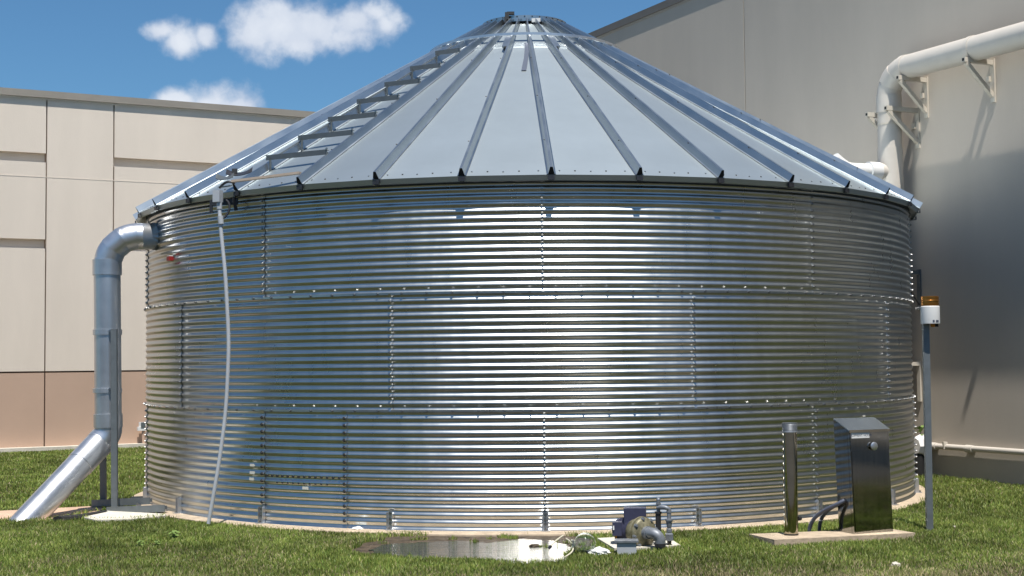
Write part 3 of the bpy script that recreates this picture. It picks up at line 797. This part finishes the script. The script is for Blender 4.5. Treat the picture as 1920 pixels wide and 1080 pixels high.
# cream valve cover behind the tank edge
q = dpx(1721, 836, .18)
vb = thing('valve_cover', q+Vector((0, 0, -.4)), 'cream faceted valve cover over a black cylinder behind the tank edge', 'valve cover')
bm = new(); lathe(bm, q+rn*-.1, [(0, 0), (.15, 0), (.15, .06), (.11, .16), (0, .16)], 8, axis=tuple(rn)); link('cover', bm, 'pvcw', vb)
bm = new(); cyl(bm, q+Vector((0, 0, -.10)), Vector((q.x, q.y, GZ-.02)), .075, 16); link('pipe', bm, 'black', vb, smooth=True)  # black cylinder filling the dark void below the cover
# struts between tank and wall
for nm, px, py, ln2, lab in (('strut', 1716, 511, .42, 'upper grey steel arm on the right wall beside the tank edge'), ('strut', 1716, 682, .42, 'lower cream steel arm on the right wall beside the tank edge')):
    a_ = dpx(px+8, py, 0); bm = new(); s = (a_-RB0).dot(rd)
    beam(bm, RP(s, a_.z, 0), RP(s, a_.z, .5), .05, .05, upv=(0, 0, 1)); beam(bm, RP(s, a_.z+.04, .012), RP(s, a_.z-.5, .012), .024, .06, upv=tuple(rd))
    tag(link('steel_bracket', bm, 'cream' if py > 600 else 'galv', origin=a_, bevel=.004), lab, 'bracket')
bm = new(); beam(bm, dpx(1707, 545, .3), dpx(1724, 571, .1), .016, .016)
tag(link('brace_rod', bm, 'black', origin=dpx(1724, 571, .1)), 'thin dark rod sloping between the tank and the right wall', 'rod')

# ------------------------------------------------------------------ rain gauge post
Yg = 12.8
gp = thing('rain_gauge_post', at(1743, 992, Yg), 'slim grey post with white cylinder gauge and copper ring on top', 'rain gauge')
pa = at(1735.5, 604, Yg); pb = at(1743, 1000, Yg)
bm = new(); beam(bm, pa, pb, .056, .05, upv=(0, 1, 0)); link('post', bm, 'galv', gp, bevel=.004)
bm = new(); box(bm, (pa+pb)/2+Vector((0, -.027, 0)), (.018, .003, (pa-pb).length*.98)); 
bm.free()
c = at(1744.5, 607, Yg-.05)
bm = new(); lathe(bm, c, [(0, 0), (.084, 0), (.085, .005), (.085, .155), (.08, .16), (0, .16)], 40); link('gauge_body', bm, 'white', gp, smooth=True)
bm = new(); lathe(bm, c, [(.0, .161), (.078, .161), (.080, .165), (.079, .20), (.083, .205), (.083, .210), (.079, .214), (.080, .247), (.076, .250), (.072, .235), (0, .225)], 40); link('copper_ring', bm, 'copper', gp, smooth=True)
for dx, w in ((.005, .017), (.040, .030)):
    bm = new(); aa = math.asin(dx/.085)
    box(bm, c+Vector((.0862*math.sin(aa), -.0862*math.cos(aa), .022)), (w, .002, .020), rz(aa)); link('printed_mark', bm, 'ink', gp)
bm = new(); lathe(bm, c+Vector((.022, 0, 0)), [(0, -.03), (.018, -.03), (.022, -.015), (.02, 0), (0, 0)], 16); link('brass_drain', bm, 'copper', gp, smooth=True)
bm = new(); cyl(bm, c+Vector((.055, 0, 0)), c+Vector((.055, 0, -.028)), .018, 12); link('cable_gland', bm, 'black', gp)
bm = new(); hexbolt(bm, at(1723, 578, Yg-.03), (-1, -.3, 0), .01, .02); link('clamp_bolt', bm, 'bolt', gp)

# ------------------------------------------------------------------ concrete pad, standpipe, cabinet
PZ = .02
def pz(x, y): return atz(x, y, PZ)
P = [pz(1452, 1012), pz(1716, 999), pz(1668, 991), pz(1404, 1001)]
bm = new(); prism(bm, [(p.x, p.y) for p in P], GZ-.03, PZ); tag(link('concrete_pad', bm, 'conc', bevel=.008), kind='structure')
sb = pz(1483.5, 1003); st = at(1480.5, 793, sb.y)
sp_ = thing('steel_standpipe', sb, 'polished steel standpipe with threaded cap on the concrete pad', 'standpipe')
ax = (st-sb); axn = ax.normalized()
bm = new(); tube(bm, [sb+axn*.01, sb+ax*.93], .0605, 40); link('tube', bm, 'polish', sp_, smooth=True)
bm = new(); pr_ = []
h0 = ax.length*.93
for i in range(7):
    pr_ += [(.066, h0+i*.0092), (.063, h0+i*.0092+.005)]
lathe(bm, sb, [(.0, h0-.012), (.0665, h0-.012)]+pr_+[(.066, ax.length), (.058, ax.length+.002), (.057, ax.length-.02), (0, ax.length-.025)], 40, axis=tuple(axn)); link('threaded_cap', bm, 'iron', sp_, smooth=True, autos=50)
bm = new(); lathe(bm, sb, [(0, 0), (.058, 0), (.063, .006), (.063, .014), (0, .016)], 40); link('base_collar', bm, 'irond', sp_, smooth=True)
bm = new(); cyl(bm, sb+Vector((.06, 0, .14)), sb+Vector((.085, .02, .14)), .02, 12); link('drain_plug', bm, 'black', sp_, smooth=True)

fL = pz(1602, 1001.5); fR = pz(1672, 996.5); bL = pz(1571, 994.5)
wv = (fR-fL); wv.z = 0; W_ = wv.length*1.04; wx = wv.normalized(); wy = Vector((-wx.y, wx.x, 0)); Dp = .215
cab = thing('control_cabinet', fL, 'stainless steel control cabinet with sloping lid on the concrete pad', 'control cabinet')
lean = -.035
def cb(x, y, z): return fL + wx*x + wy*y + Vector((0, 0, z)) + wx*lean*z
zF = .885; zK = .985
def cabbox(x0, x1, y0, y1, zs, name, m, bevel=.003, par=cab):
    """zs: z at (front-bottom, back-bottom, front-top, back-top)"""
    bm = new(); v = {}
    for i, x in enumerate((x0, x1)):
        for j, y in enumerate((y0, y1)):
            for k in range(2): v[i, j, k] = bm.verts.new(cb(x, y, zs[j+2*k]))
    for f in (((0, 0, 0), (0, 0, 1), (0, 1, 1), (0, 1, 0)), ((1, 0, 0), (1, 1, 0), (1, 1, 1), (1, 0, 1)), ((0, 0, 0), (1, 0, 0), (1, 0, 1), (0, 0, 1)),
              ((0, 1, 0), (0, 1, 1), (1, 1, 1), (1, 1, 0)), ((0, 0, 0), (0, 1, 0), (1, 1, 0), (1, 0, 0)), ((0, 0, 1), (1, 0, 1), (1, 1, 1), (0, 1, 1))):
        bm.faces.new([v[q] for q in f])
    return link(name, bm, m, par, bevel=bevel)
cabbox(0, W_, 0, Dp, (.0, .0, zF, zK), 'body', 'stain')
cabbox(-.012, W_+.012, -.014, Dp-.015, (zF+.001, zK-.004, zF+.010, zK+.005), 'lid', 'rib', .002)
cabbox(-.012, W_+.012, -.020, -.0145, (zF-.012, zF-.012, zF+.010, zF+.010), 'lid_lip', 'polish', .001)
cabbox(.012, W_-.006, -.006, -.0005, (.012, .012, zF-.175, zF-.175), 'door', 'stain', .002)
cabbox(.004, W_-.003, -.010, -.0005, (zF-.170, zF-.170, zF-.014, zF-.014), 'door_flap', 'stain', .002)
cabbox(-.0015, .10*0+.001, .03, .034, (.0, .0, .9, .9), 'side_fold', 'stain', 0)
sg = cabbox(.012, .010+.192, -.0125, -.0105, (zF-.062, zF-.062, zF-.016, zF-.016), 'name_label', 'white', 0)
cu = bpy.data.curves.new('label_text', 'FONT'); cu.body = 'EQUIPMENT: NODES'; cu.size = .0265; cu.extrude = .0004; cu.align_x = 'CENTER'; cu.align_y = 'CENTER'
to = bpy.data.objects.new('label_text', cu); COL.objects.link(to); cu.materials.append(M_['ink']); to.parent = sg
Rm = Matrix((wx, Vector((0, 0, 1)), wx.cross(Vector((0, 0, 1))))).transposed().to_4x4()
me_t = bpy.data.meshes.new_from_object(to.evaluated_get(bpy.context.evaluated_depsgraph_get())); bpy.data.objects.remove(to)
to = bpy.data.objects.new('label_text', me_t); COL.objects.link(to); to.parent = sg
if not me_t.materials: me_t.materials.append(M_['ink'])
to.matrix_parent_inverse = Matrix.Identity(4)
Rm.translation = cb(.105, -.0132, zF-.039)-Vector(sg['_o']); to.matrix_local = Rm
kc = cb(W_*.56, -.012, zF-.135)
bm = new(); lathe(bm, kc, [(0, 0), (.017, 0), (.017, .008), (.032, .010), (.036, .014), (.036, .024), (.030, .028), (0, .028)], 28, axis=tuple(-wy)); link('knob', bm, 'duct', cab, smooth=True)
bm = new(); beam(bm, kc+wx*-.06-wy*.003, kc+wx*.0-wy*.003, .012, .006); link('latch_bar', bm, 'polish', cab)
for (x0, y0, x1, y1, Y0) in ((1566, 930, 1517, 994, 12.1), (1565, 934, 1536, 991, 12.2)):
    p0 = cb(0, .12, .28) if x1 < 1530 else cb(0, .15, .27); p3 = atz(x1, y1, PZ)
    pts = bez(p0, p0+Vector((-.07, -.03, -.05)), p3+Vector((.0, .0, .17)), p3+Vector((0, 0, -.03)), 14)
    bm = new(); tube(bm, pts, .017, 12)
    left = x1 < 1530
    fc = link('flexible_conduit', bm, 'greycon', origin=p3, smooth=True)
    tag(fc, ('left of two blue-grey flexible conduits beside the cabinet' if left else 'blue-grey flexible conduit with pale clamp nearest the cabinet'), 'conduit', 'flexible conduits beside the cabinet')
    if not left:
        bm = new(); q = pts[-4]; cyl(bm, q+Vector((0, 0, -.006)), q+Vector((0, 0, .006)), .021, 12); link('clamp', bm, 'white', fc)

# ------------------------------------------------------------------ pump
YQ = 11.75
def z4(x, y, Y=YQ): return at(1100+x/6.75, 900+y/6.75, Y)
pm = thing('water_pump', z4(700, 850, YQ), 'weathered water pump with dark blue motor beside the puddle', 'water pump')
axp = Vector((-.55, .83, 0)).normalized()      # from volute back to motor
vc = z4(735, 665, YQ-.03)
bm = new(); lathe(bm, vc, [(0, -.035), (.05, -.035), (.06, -.028), (.085, -.02), (.108, -.01), (.122, -.0), (.124, .018), (.112, .022), (.108, .028), (.128, .032), (.130, .046), (.112, .052), (.108, .09), (.10, .13), (0, .13)], 40, axis=tuple(axp)); link('pump_casing', bm, 'patina', pm, smooth=True, autos=50)
bm = new()
fr = frame(axp)
for i in range(8):
    t = i*PI/4+.2; p = vc+fr @ Vector((.115*math.cos(t), .115*math.sin(t), 0)); hexbolt(bm, p, -axp, .011, .014)
link('casing_bolts', bm, 'iron', pm)
mc = vc+axp*.13
bm = new(); prof = [(0, 0), (.10, 0)]
for i in range(12): prof += [(.098, .008+i*.014), (.088, .012+i*.014), (.088, .018+i*.014)]
prof += [(.095, .19), (.08, .215), (0, .22)]
lathe(bm, mc, prof, 32, axis=tuple(axp)); link('motor', bm, 'motor', pm, smooth=True, autos=40)
bm = new(); q = z4(612, 430, YQ+.14); box(bm, q+Vector((0, 0, -.015)), (.185, .15, .14), rz(-.12)); link('capacitor_housing', bm, 'motor', pm, bevel=.022)
bm = new(); q = z4(388, 612, YQ+.10); box(bm, q, (.078, .10, .112), rz(-.12)); link('terminal_box', bm, 'motor', pm, bevel=.010)
bm = new(); box(bm, z4(340, 606, YQ+.045), (.012, .003, .035), rz(-.12)); link('rating_plate', bm, 'white', pm)
bm = new(); cyl(bm, z4(370, 690, YQ+.08), z4(370, 775, YQ+.08), .010, 10); link('drain_stem', bm, 'copper', pm)
bm = new(); box(bm, z4(560, 755, YQ+.12), (.14, .20, .05), rz(.5)); link('foot', bm, 'motor', pm, bevel=.006)
# big elbow
bm = new(); tube(bm, crom([z4(745, 668, YQ-.06), z4(800, 665, YQ-.10), z4(880, 690, YQ-.14), z4(925, 745, YQ-.15), z4(932, 810, YQ-.15)], 5), .044, 24); link('suction_elbow', bm, 'iron', pm, smooth=True)
bm = new(); tube(bm, [z4(748, 668, YQ-.055), z4(790, 665, YQ-.09)], .052, 24); link('elbow_collar', bm, 'iron', pm, smooth=True)
bm = new(); lathe(bm, z4(930, 800, YQ-.15), [(0, 0), (.046, 0), (.046, -.028), (.036, -.030), (.040, -.04), (.036, -.05), (.040, -.058), (.036, -.068), (.036, -.11), (0, -.11)], 24); link('pipe_union', bm, 'irond', pm, smooth=True, autos=40)
# small discharge line behind
dl = thing('discharge_pipe', z4(1040, 770, YQ), 'grey iron pipe loop with fittings standing behind the pump', 'pipe')
bm = new(); tube(bm, [z4(905, 400, YQ+.05), Vector((z4(905, 400, YQ+.05).x, YQ+.05, GZ-.02))], .023, 16); tube(bm, [z4(905, 400, YQ+.05), z4(905, 425, YQ+.05)], .030, 16); link('riser', bm, 'irond', dl, smooth=True)
bm = new(); tube(bm, [z4(908, 410, YQ+.05), z4(908, 262, YQ+.05)], .016, 16); lathe(bm, z4(908, 262, YQ+.05), [(.016, 0), (.018, .012), (.012, .024), (0, .028)], 16); tube(bm, [z4(908, 310, YQ+.05), z4(908, 292, YQ+.05)], .021, 16); link('air_vent', bm, 'iron', dl, smooth=True)
bm = new(); tube(bm, crom([z4(900, 350, YQ+.05), z4(950, 345, YQ+.02), z4(1000, 350, YQ), z4(1038, 372, YQ), z4(1045, 420, YQ)], 4), .019, 16); link('cross_pipe', bm, 'iron', dl, smooth=True)
bm = new(); lathe(bm, z4(1043, 505, YQ), [(0, .075), (.021, .075), (.021, .062), (.018, .06), (.018, .01), (.033, .008), (.033, -.006), (.027, -.01), (.022, -.045), (.017, -.07), (.024, -.075), (.024, -.10), (0, -.10)], 20); link('union', bm, 'iron', dl, smooth=True, autos=40)
bm = new(); q = z4(1045, 720, YQ); lathe(bm, q, [(0, .035), (.026, .035), (.036, .022), (.036, -.028), (.02, -.032), (0, -.032)], 6); link('hex_fitting', bm, 'iron', dl)
bm = new(); cyl(bm, q+Vector((0, 0, -.03)), Vector((q.x, q.y, GZ-.02)), .018, 12); link('lower_pipe', bm, 'irond', dl, smooth=True)
# pad and pedestal
bm = new(); P = [z4(135, 745, YQ)] 
pp = [atz(1120, 1011, GZ+.02), atz(1152, 1030, GZ+.02), atz(1230, 1028, GZ+.02), atz(1276, 1024, GZ+.02), atz(1258, 1013, GZ+.02), atz(1190, 1007, GZ+.02)]
prism(bm, [(p.x, p.y) for p in pp], GZ-.02, GZ+.03); tag(link('pump_pad', bm, 'pale', bevel=.008), kind='structure')
vbx = thing('valve_box', z4(500, 930, 11.45), 'grey square valve box with flat lid in grass before the pump', 'valve box')
q = z4(505, 900, 11.45)
bm = new(); box(bm, Vector((q.x, q.y, GZ+.045)), (.155, .12, .11), rz(-.05)); link('body', bm, 'conduit', vbx, bevel=.004)
bm = new(); box(bm, Vector((q.x, q.y, GZ+.108)), (.19, .15, .014), rz(-.05)); link('lid', bm, 'iron', vbx, bevel=.004)

# ------------------------------------------------------------------ puddle and mud
def blobpoly(pts, z, sub=9, jit=.012):
    P = [atz(x, y, z) for x, y in pts]; n = len(P); out = []
    for i in range(n):
        p0, p1, p2, p3 = P[i-1], P[i], P[(i+1) % n], P[(i+2) % n]
        for j in range(sub):
            t = j/sub; q = .5*((2*p1)+(p2-p0)*t+(2*p0-5*p1+4*p2-p3)*t*t+(3*p1-p0-3*p2+p3)*t**3)
            
            w = Vector((noise.noise(Vector((q.x*3.1, q.y*3.1, 1))), noise.noise(Vector((q.x*3.1, q.y*3.1, 7)))))*.13+Vector((noise.noise(Vector((q.x*9, q.y*9, 1))), noise.noise(Vector((q.x*9, q.y*9, 7)))))*.05
            out.append((q.x+w.x+random.uniform(-jit, jit), q.y+w.y+random.uniform(-jit, jit)))
    return out
PUD = blobpoly([(712, 1030), (735, 1020), (790, 1017), (850, 1014), (910, 1016), (960, 1012), (1010, 1013), (1050, 1016), (1072, 1026), (1075, 1038), (1050, 1048), (1005, 1057), (960, 1056), (900, 1049), (850, 1046), (780, 1046), (730, 1042)], GZ+.01)
MUD = blobpoly([(668, 1034), (690, 1018), (735, 1008), (820, 1002), (900, 1001), (980, 1001), (1050, 1003), (1100, 1008), (1115, 1020), (1085, 1034), (1050, 1044), (1000, 1050), (900, 1046), (800, 1043), (715, 1040)], GZ+.004)
bm = new(); vs = [bm.verts.new((x, y, GZ+.004)) for x, y in MUD]; f = bm.faces.new(vs); bmesh.ops.triangulate(bm, faces=[f]); tag(link('mud', bm, 'soil'), kind='structure')
bm = new(); vs = [bm.verts.new((x, y, GZ+.009)) for x, y in PUD]; f = bm.faces.new(vs); bmesh.ops.triangulate(bm, faces=[f]); tag(link('puddle_water', bm, 'water'), kind='structure')

# clear globe, hose, film
gc = atz(1097, 1040, GZ); gc = gc+Vector((0, 0, .088))
gl = thing('clear_globe', gc-Vector((0, 0, .088)), 'clear plastic globe lying on grass at the puddle edge', 'globe')
bm = new(); pr2 = []
for i in range(19):
    t = PI*(i/18)*.86+PI*.14; pr2.append((.088*math.sin(t), -.088*math.cos(t)))
pr2[-1] = (0, pr2[-1][1])
lathe(bm, gc, [(.045, -.105), (.040, -.092)]+pr2, 40, axis=(.95, .25, .12)); 
o = link('globe_shell', bm, 'glass', gl, smooth=True, autos=80)
md = o.modifiers.new('thickness', 'SOLIDIFY'); md.thickness = .002
bm = new(); lathe(bm, gc, [(.048, -.112), (.050, -.108), (.050, -.098), (.042, -.094)], 32, axis=(.95, .25, .12)); link('globe_rim', bm, 'glass', gl, smooth=True).modifiers.new('t', 'SOLIDIFY').thickness = .003
hz_ = 11.35
bm = new(); tube(bm, crom([at(1033, 1024, 11.45), at(1038, 1018, 11.5), at(1047, 1010, 11.6), at(1056, 1004, 11.7)], 5), .0055, 8)
h1 = tag(link('hose', bm, 'hose', origin=at(1033, 1024, 11.45), smooth=True), 'short straight cream hose end rising from the puddle with dark tip', 'hose')
bm = new(); q = at(1031.5, 1026, 11.44); cyl(bm, q+Vector((-.012, 0, -.012)), q+Vector((.008, 0, .012)), .013, 10); link('nozzle', bm, 'irond', h1)
bm = new(); tube(bm, crom([at(1062, 1010, 11.65), at(1070, 1016, 11.5), at(1075, 1026, 11.4), at(1071, 1036, 11.25), at(1058, 1045, 11.15)], 5), .0055, 8)
tag(link('hose', bm, 'hose', origin=at(1058, 1045, 11.15), smooth=True), 'curved cream hose looping between the puddle and the clear globe', 'hose')
def crumple(name, c, s, m, label, cat, seed):
    bm = new(); bmesh.ops.create_icosphere(bm, subdivisions=3, radius=1)
    for v in bm.verts:
        n_ = noise.noise(v.co*2.2+Vector((seed, 0, 0)))*.55 + noise.noise(v.co*5+Vector((0, seed, 0)))*.25
        k = 1+n_; v.co = Vector((v.co.x*s[0]*k, v.co.y*s[1]*k, v.co.z*s[2]*k))+Vector(c)
    return tag(link(name, bm, m, origin=c), label, cat)
crumple('plastic_film', atz(1122, 1041, GZ)+Vector((0, 0, .02)), (.09, .06, .035), 'film', 'crumpled clear plastic film right of the globe', 'plastic film', 1.3)
crumple('plastic_bag', atz(670, 998, GZ)+Vector((0, 0, .02)), (.055, .05, .03), 'film', 'crumpled pale plastic bag at the tank foot left of the puddle', 'plastic bag', 4.1)
crumple('plastic_bag', atz(853, 999, GZ)+Vector((0, 0, .02)), (.04, .03, .03), 'film', 'small pale plastic scrap at tank foot behind the puddle', 'plastic bag', 7.7)
crumple('stone', atz(1680, 1063, GZ)+Vector((0, 0, .01)), (.035, .03, .022), 'stone', 'small pale stone in the dry grass at lower right', 'stone', 2.2)
crumple('stone', atz(1002, 1027, GZ)+Vector((0, 0, .01)), (.05, .02, .02), 'soil', 'small dark mud clump in the puddle', 'mud clump', 3.2)
crumple('stone', atz(1790, 991, GZ)+Vector((0, 0, .01)), (.02, .02, .015), 'stone', 'tiny pale stone in the grass right of the gauge post', 'stone', 9.2)

# ------------------------------------------------------------------ grass
def inside(poly, X, Y):
    px = np.array([p[0] for p in poly]); py = np.array([p[1] for p in poly]); n = len(px); r = np.zeros(len(X), bool); j = n-1
    for i in range(n):
        c = ((py[i] > Y) != (py[j] > Y)) & (X < (px[j]-px[i])*(Y-py[i])/(py[j]-py[i]+1e-12)+px[i]); r ^= c; j = i
    return r
def vnoise(X, Y, s, seed):
    r = np.random.default_rng(seed); g = r.random((64, 64))
    x = X*s+1000; y = Y*s+1000; xi = np.floor(x).astype(int); yi = np.floor(y).astype(int); fx = x-xi; fy = y-yi
    fx = fx*fx*(3-2*fx); fy = fy*fy*(3-2*fy)
    a = g[yi % 64, xi % 64]; b = g[yi % 64, (xi+1) % 64]; c = g[(yi+1) % 64, xi % 64]; d = g[(yi+1) % 64, (xi+1) % 64]
    return (a*(1-fx)+b*fx)*(1-fy)+(c*(1-fx)+d*fx)*fy
def grass(name, x0, x1, y0, y1, dens, h, w, label, wedge=True):
    n = int((x1-x0)*(y1-y0)*dens)
    X = rng.uniform(x0, x1, n); Y = rng.uniform(y0, y1, n)
    k = np.ones(n, bool)
    side = np.abs(X) > Y*.375+.4
    k &= ~side | (rng.random(n) < .3)
    rr = np.hypot(X-TC.x, Y-TC.y); an = np.arctan2(X-TC.x, TC.y-Y)
    edge = 4.70+.10*(vnoise(X, Y, 4, 5)-.35)
    k &= rr > edge
    for poly in KEEP: k &= ~inside(poly, X, Y)
    md_ = inside(MUD, X, Y)
    k &= ~(md_ & (vnoise(X, Y, 9, 8) < .86)); k &= ~(inside(PUD, X, Y) & (vnoise(X, Y, 13, 31) < .87))
    # behind walls
    k &= ((X-LB0.x)*ln_.x+(Y-LB0.y)*ln_.y) > .2
    k &= ((X-RB0.x)*rn.x+(Y-RB0.y)*rn.y) > .03
    pt = .55*vnoise(X, Y, 1.1, 1)+.45*vnoise(X, Y, 3.3, 2)
    thin = rng.random(n) < np.clip(.55+pt*1.1, 0, 1); k &= thin
    X, Y, pt, side = X[k], Y[k], pt[k], side[k]; n = len(X)
    hh = h*(.45+.75*rng.random(n))*(.6+.9*vnoise(X, Y, 2.2, 3)); ww = w*(.7+.6*rng.random(n))*np.where(side, 2.0, 1.0)
    th = rng.uniform(0, 2*PI, n); ln = hh*rng.uniform(.1, .75, n); la = rng.uniform(0, 2*PI, n)
    dx, dy = np.cos(th)*ww/2, np.sin(th)*ww/2; bx_, by_ = np.cos(la)*ln, np.sin(la)*ln
    V = np.zeros((n, 5, 3)); Z0 = GZ-.003
    V[:, 0] = np.stack([X-dx, Y-dy, np.full(n, Z0)], 1); V[:, 1] = np.stack([X+dx, Y+dy, np.full(n, Z0)], 1)
    V[:, 2] = np.stack([X+dx*.8+bx_*.35, Y+dy*.8+by_*.35, Z0+hh*.6], 1); V[:, 3] = np.stack([X-dx*.8+bx_*.35, Y-dy*.8+by_*.35, Z0+hh*.6], 1)
    V[:, 4] = np.stack([X+bx_, Y+by_, Z0+hh], 1)
    me = bpy.data.meshes.new(name); me.vertices.add(n*5); me.vertices.foreach_set('co', V.reshape(-1))
    base = (np.arange(n)*5)[:, None]
    q = base+np.array([[0, 1, 2, 3]]); t = base+np.array([[3, 2, 4]])
    li = np.concatenate([q, t], 1).reshape(-1)
    me.loops.add(n*7); me.loops.foreach_set('vertex_index', li.astype(np.int32))
    me.polygons.add(n*2); st_ = np.stack([np.arange(n)*7, np.arange(n)*7+4], 1).reshape(-1); me.polygons.foreach_set('loop_start', st_.astype(np.int32))
    me.update(calc_edges=True)
    # species colours: fresh green, yellow-green and straw, mixed by patches
    dry = np.clip((vnoise(X, Y, .9, 11)*.6+vnoise(X, Y, 2.7, 12)*.4-.45)*2.2, 0, 1)
    dry = np.clip(dry*.55 + np.clip(((X-1.5)*.25)+(10.9-Y)*.9, 0, 1)*.45 + np.clip((10.75-Y)*.7, 0, .5), 0, 1)
    dry *= np.clip((14.5-Y)/2.5, .25, 1)
    g1 = np.array([.132, .222, .037]); g2 = np.array([.31, .335, .085]); g3 = np.array([.52, .43, .25])
    u = rng.random((n, 1)); colr = g1*(1-u)+g2*u
    isd = rng.random(n) < (.03+dry*.55); colr[isd] = g3*(.6+.6*rng.random((isd.sum(), 1)))
    colr *= (.5+.85*pt)[:, None]*(.75+.5*vnoise(X, Y, 6.5, 21))[:, None]*(.8+.4*rng.random((n, 1)))
    at_ = me.color_attributes.new('bladecol', 'FLOAT_COLOR', 'POINT')
    cc = np.ones((n, 5, 4)); cc[:, :, :3] = colr[:, None, :]
    at_.data.foreach_set('color', cc.reshape(-1))
    me.materials.append(M_['grass'])
    o = bpy.data.objects.new(name, me); COL.objects.link(o); tag(o, label, kind='stuff'); o['category'] = 'grass'
    return o
padp = [(p.x, p.y) for p in [pz(1452, 1014), pz(1718, 1001), pz(1668, 990), pz(1404, 1000)]]
ppad = [(p.x, p.y) for p in pp]
apr = [(p.x, p.y) for p in [atz(x, y, GZ) for x, y in ((148, 969), (172, 962), (215, 957), (300, 954), (332, 957), (322, 966), (290, 971), (240, 975), (178, 976))]]
spl = [(p.x, p.y) for p in [atz(x, y, GZ) for x, y in ((-80, 964), (120, 954), (175, 951), (200, 955), (150, 966), (100, 976), (-80, 978))]]
KEEP = [padp, ppad, apr, spl]
grass('lawn_grass', -8.5, 7.5, 9.6, 14.2, 8000, .037, .0065, 'short patchy green grass in front of the tank')
grass('lawn_grass', -15, -3.2, 14.2, 28, 1900, .042, .012, 'green grass between tank and left warehouse')
grass('lawn_grass', 3.4, 8.4, 14.2, 21, 3200, .042, .010, 'green grass between tank and right wall')
def weed(px, py, s, label):
    c = atz(px, py, GZ); bm = new()
    for i in range(26):
        a = random.uniform(0, 2*PI); l = s*random.uniform(.4, 1); hgt = s*random.uniform(.2, .9)
        p = c+Vector((math.cos(a)*l*.3, math.sin(a)*l*.3, hgt)); q = c+Vector((math.cos(a)*l, math.sin(a)*l, hgt*.8)); w = Vector((-math.sin(a), math.cos(a), .2))*s*.16
        v = [bm.verts.new(x) for x in (p, (p+q)/2+w, q, (p+q)/2-w)]; bm.faces.new(v)
        tube(bm, [c, p], .0015, 4)
    tag(link('weed_plant', bm, 'leaf', origin=c), label, 'weed')
weed(322, 1012, .10, 'tallest leafy weed in the lawn at lower left')
weed(262, 1026, .075, 'low leafy weed left of the taller weed in the lawn')
weed(294, 1024, .06, 'smallest leafy weed between two weeds in the lawn')
weed(1724, 893, .12, 'green weed at the right wall behind the tank')
c = dpx(1727, 850, .12)
c.z = GZ
bm = new()
for i in range(40):
    a = random.uniform(0, 2*PI); z = random.uniform(.2, .66); l = random.uniform(.05, .16)
    p = c+Vector((0, 0, z)); q = p+Vector((math.cos(a)*l, math.sin(a)*l*.6, random.uniform(-.03, .08))); w = Vector((-math.sin(a), math.cos(a), .3))*.03
    v = [bm.verts.new(x) for x in (p, (p+q)/2+w, q, (p+q)/2-w)]; bm.faces.new(v)
tube(bm, [c, c+Vector((0, 0, .62))], .006, 6)
tag(link('shrub_sprig', bm, 'leaf', origin=c), 'leafy sprig growing behind the cream valve cover', 'plant')

# ------------------------------------------------------------------ wood behind the viewer (seen only in reflections)
bm = new()
for i in range(70):
    x = -60+i*1.75+random.uniform(-.6, .6); y = -26+random.uniform(-4, 4) - abs(x)*.0; s = random.uniform(2.2, 3.6)
    tube(bm, [(x, y, -.05), (x+.1, y, s*1.2)], [.25, .15], 6)
    for k in range(5):
        cx, cy, cz = x+random.uniform(-1.4, 1.4), y+random.uniform(-1.4, 1.4), s*random.uniform(.5, 1.9)
        m0 = len(bm.verts); r = bmesh.ops.create_icosphere(bm, subdivisions=2, radius=1)
        sc_ = random.uniform(1.2, 2.1)
        for v in r['verts']:
            k2 = 1+.5*noise.noise(v.co*2+Vector((i, k, 0))); v.co = v.co*sc_*k2+Vector((cx, cy, cz))
tag(link('far_wood', bm, 'wood_far'), 'dark line of trees across the lawn', kind='stuff')

for o in bpy.data.objects:
    if '_o' in o: del o['_o']
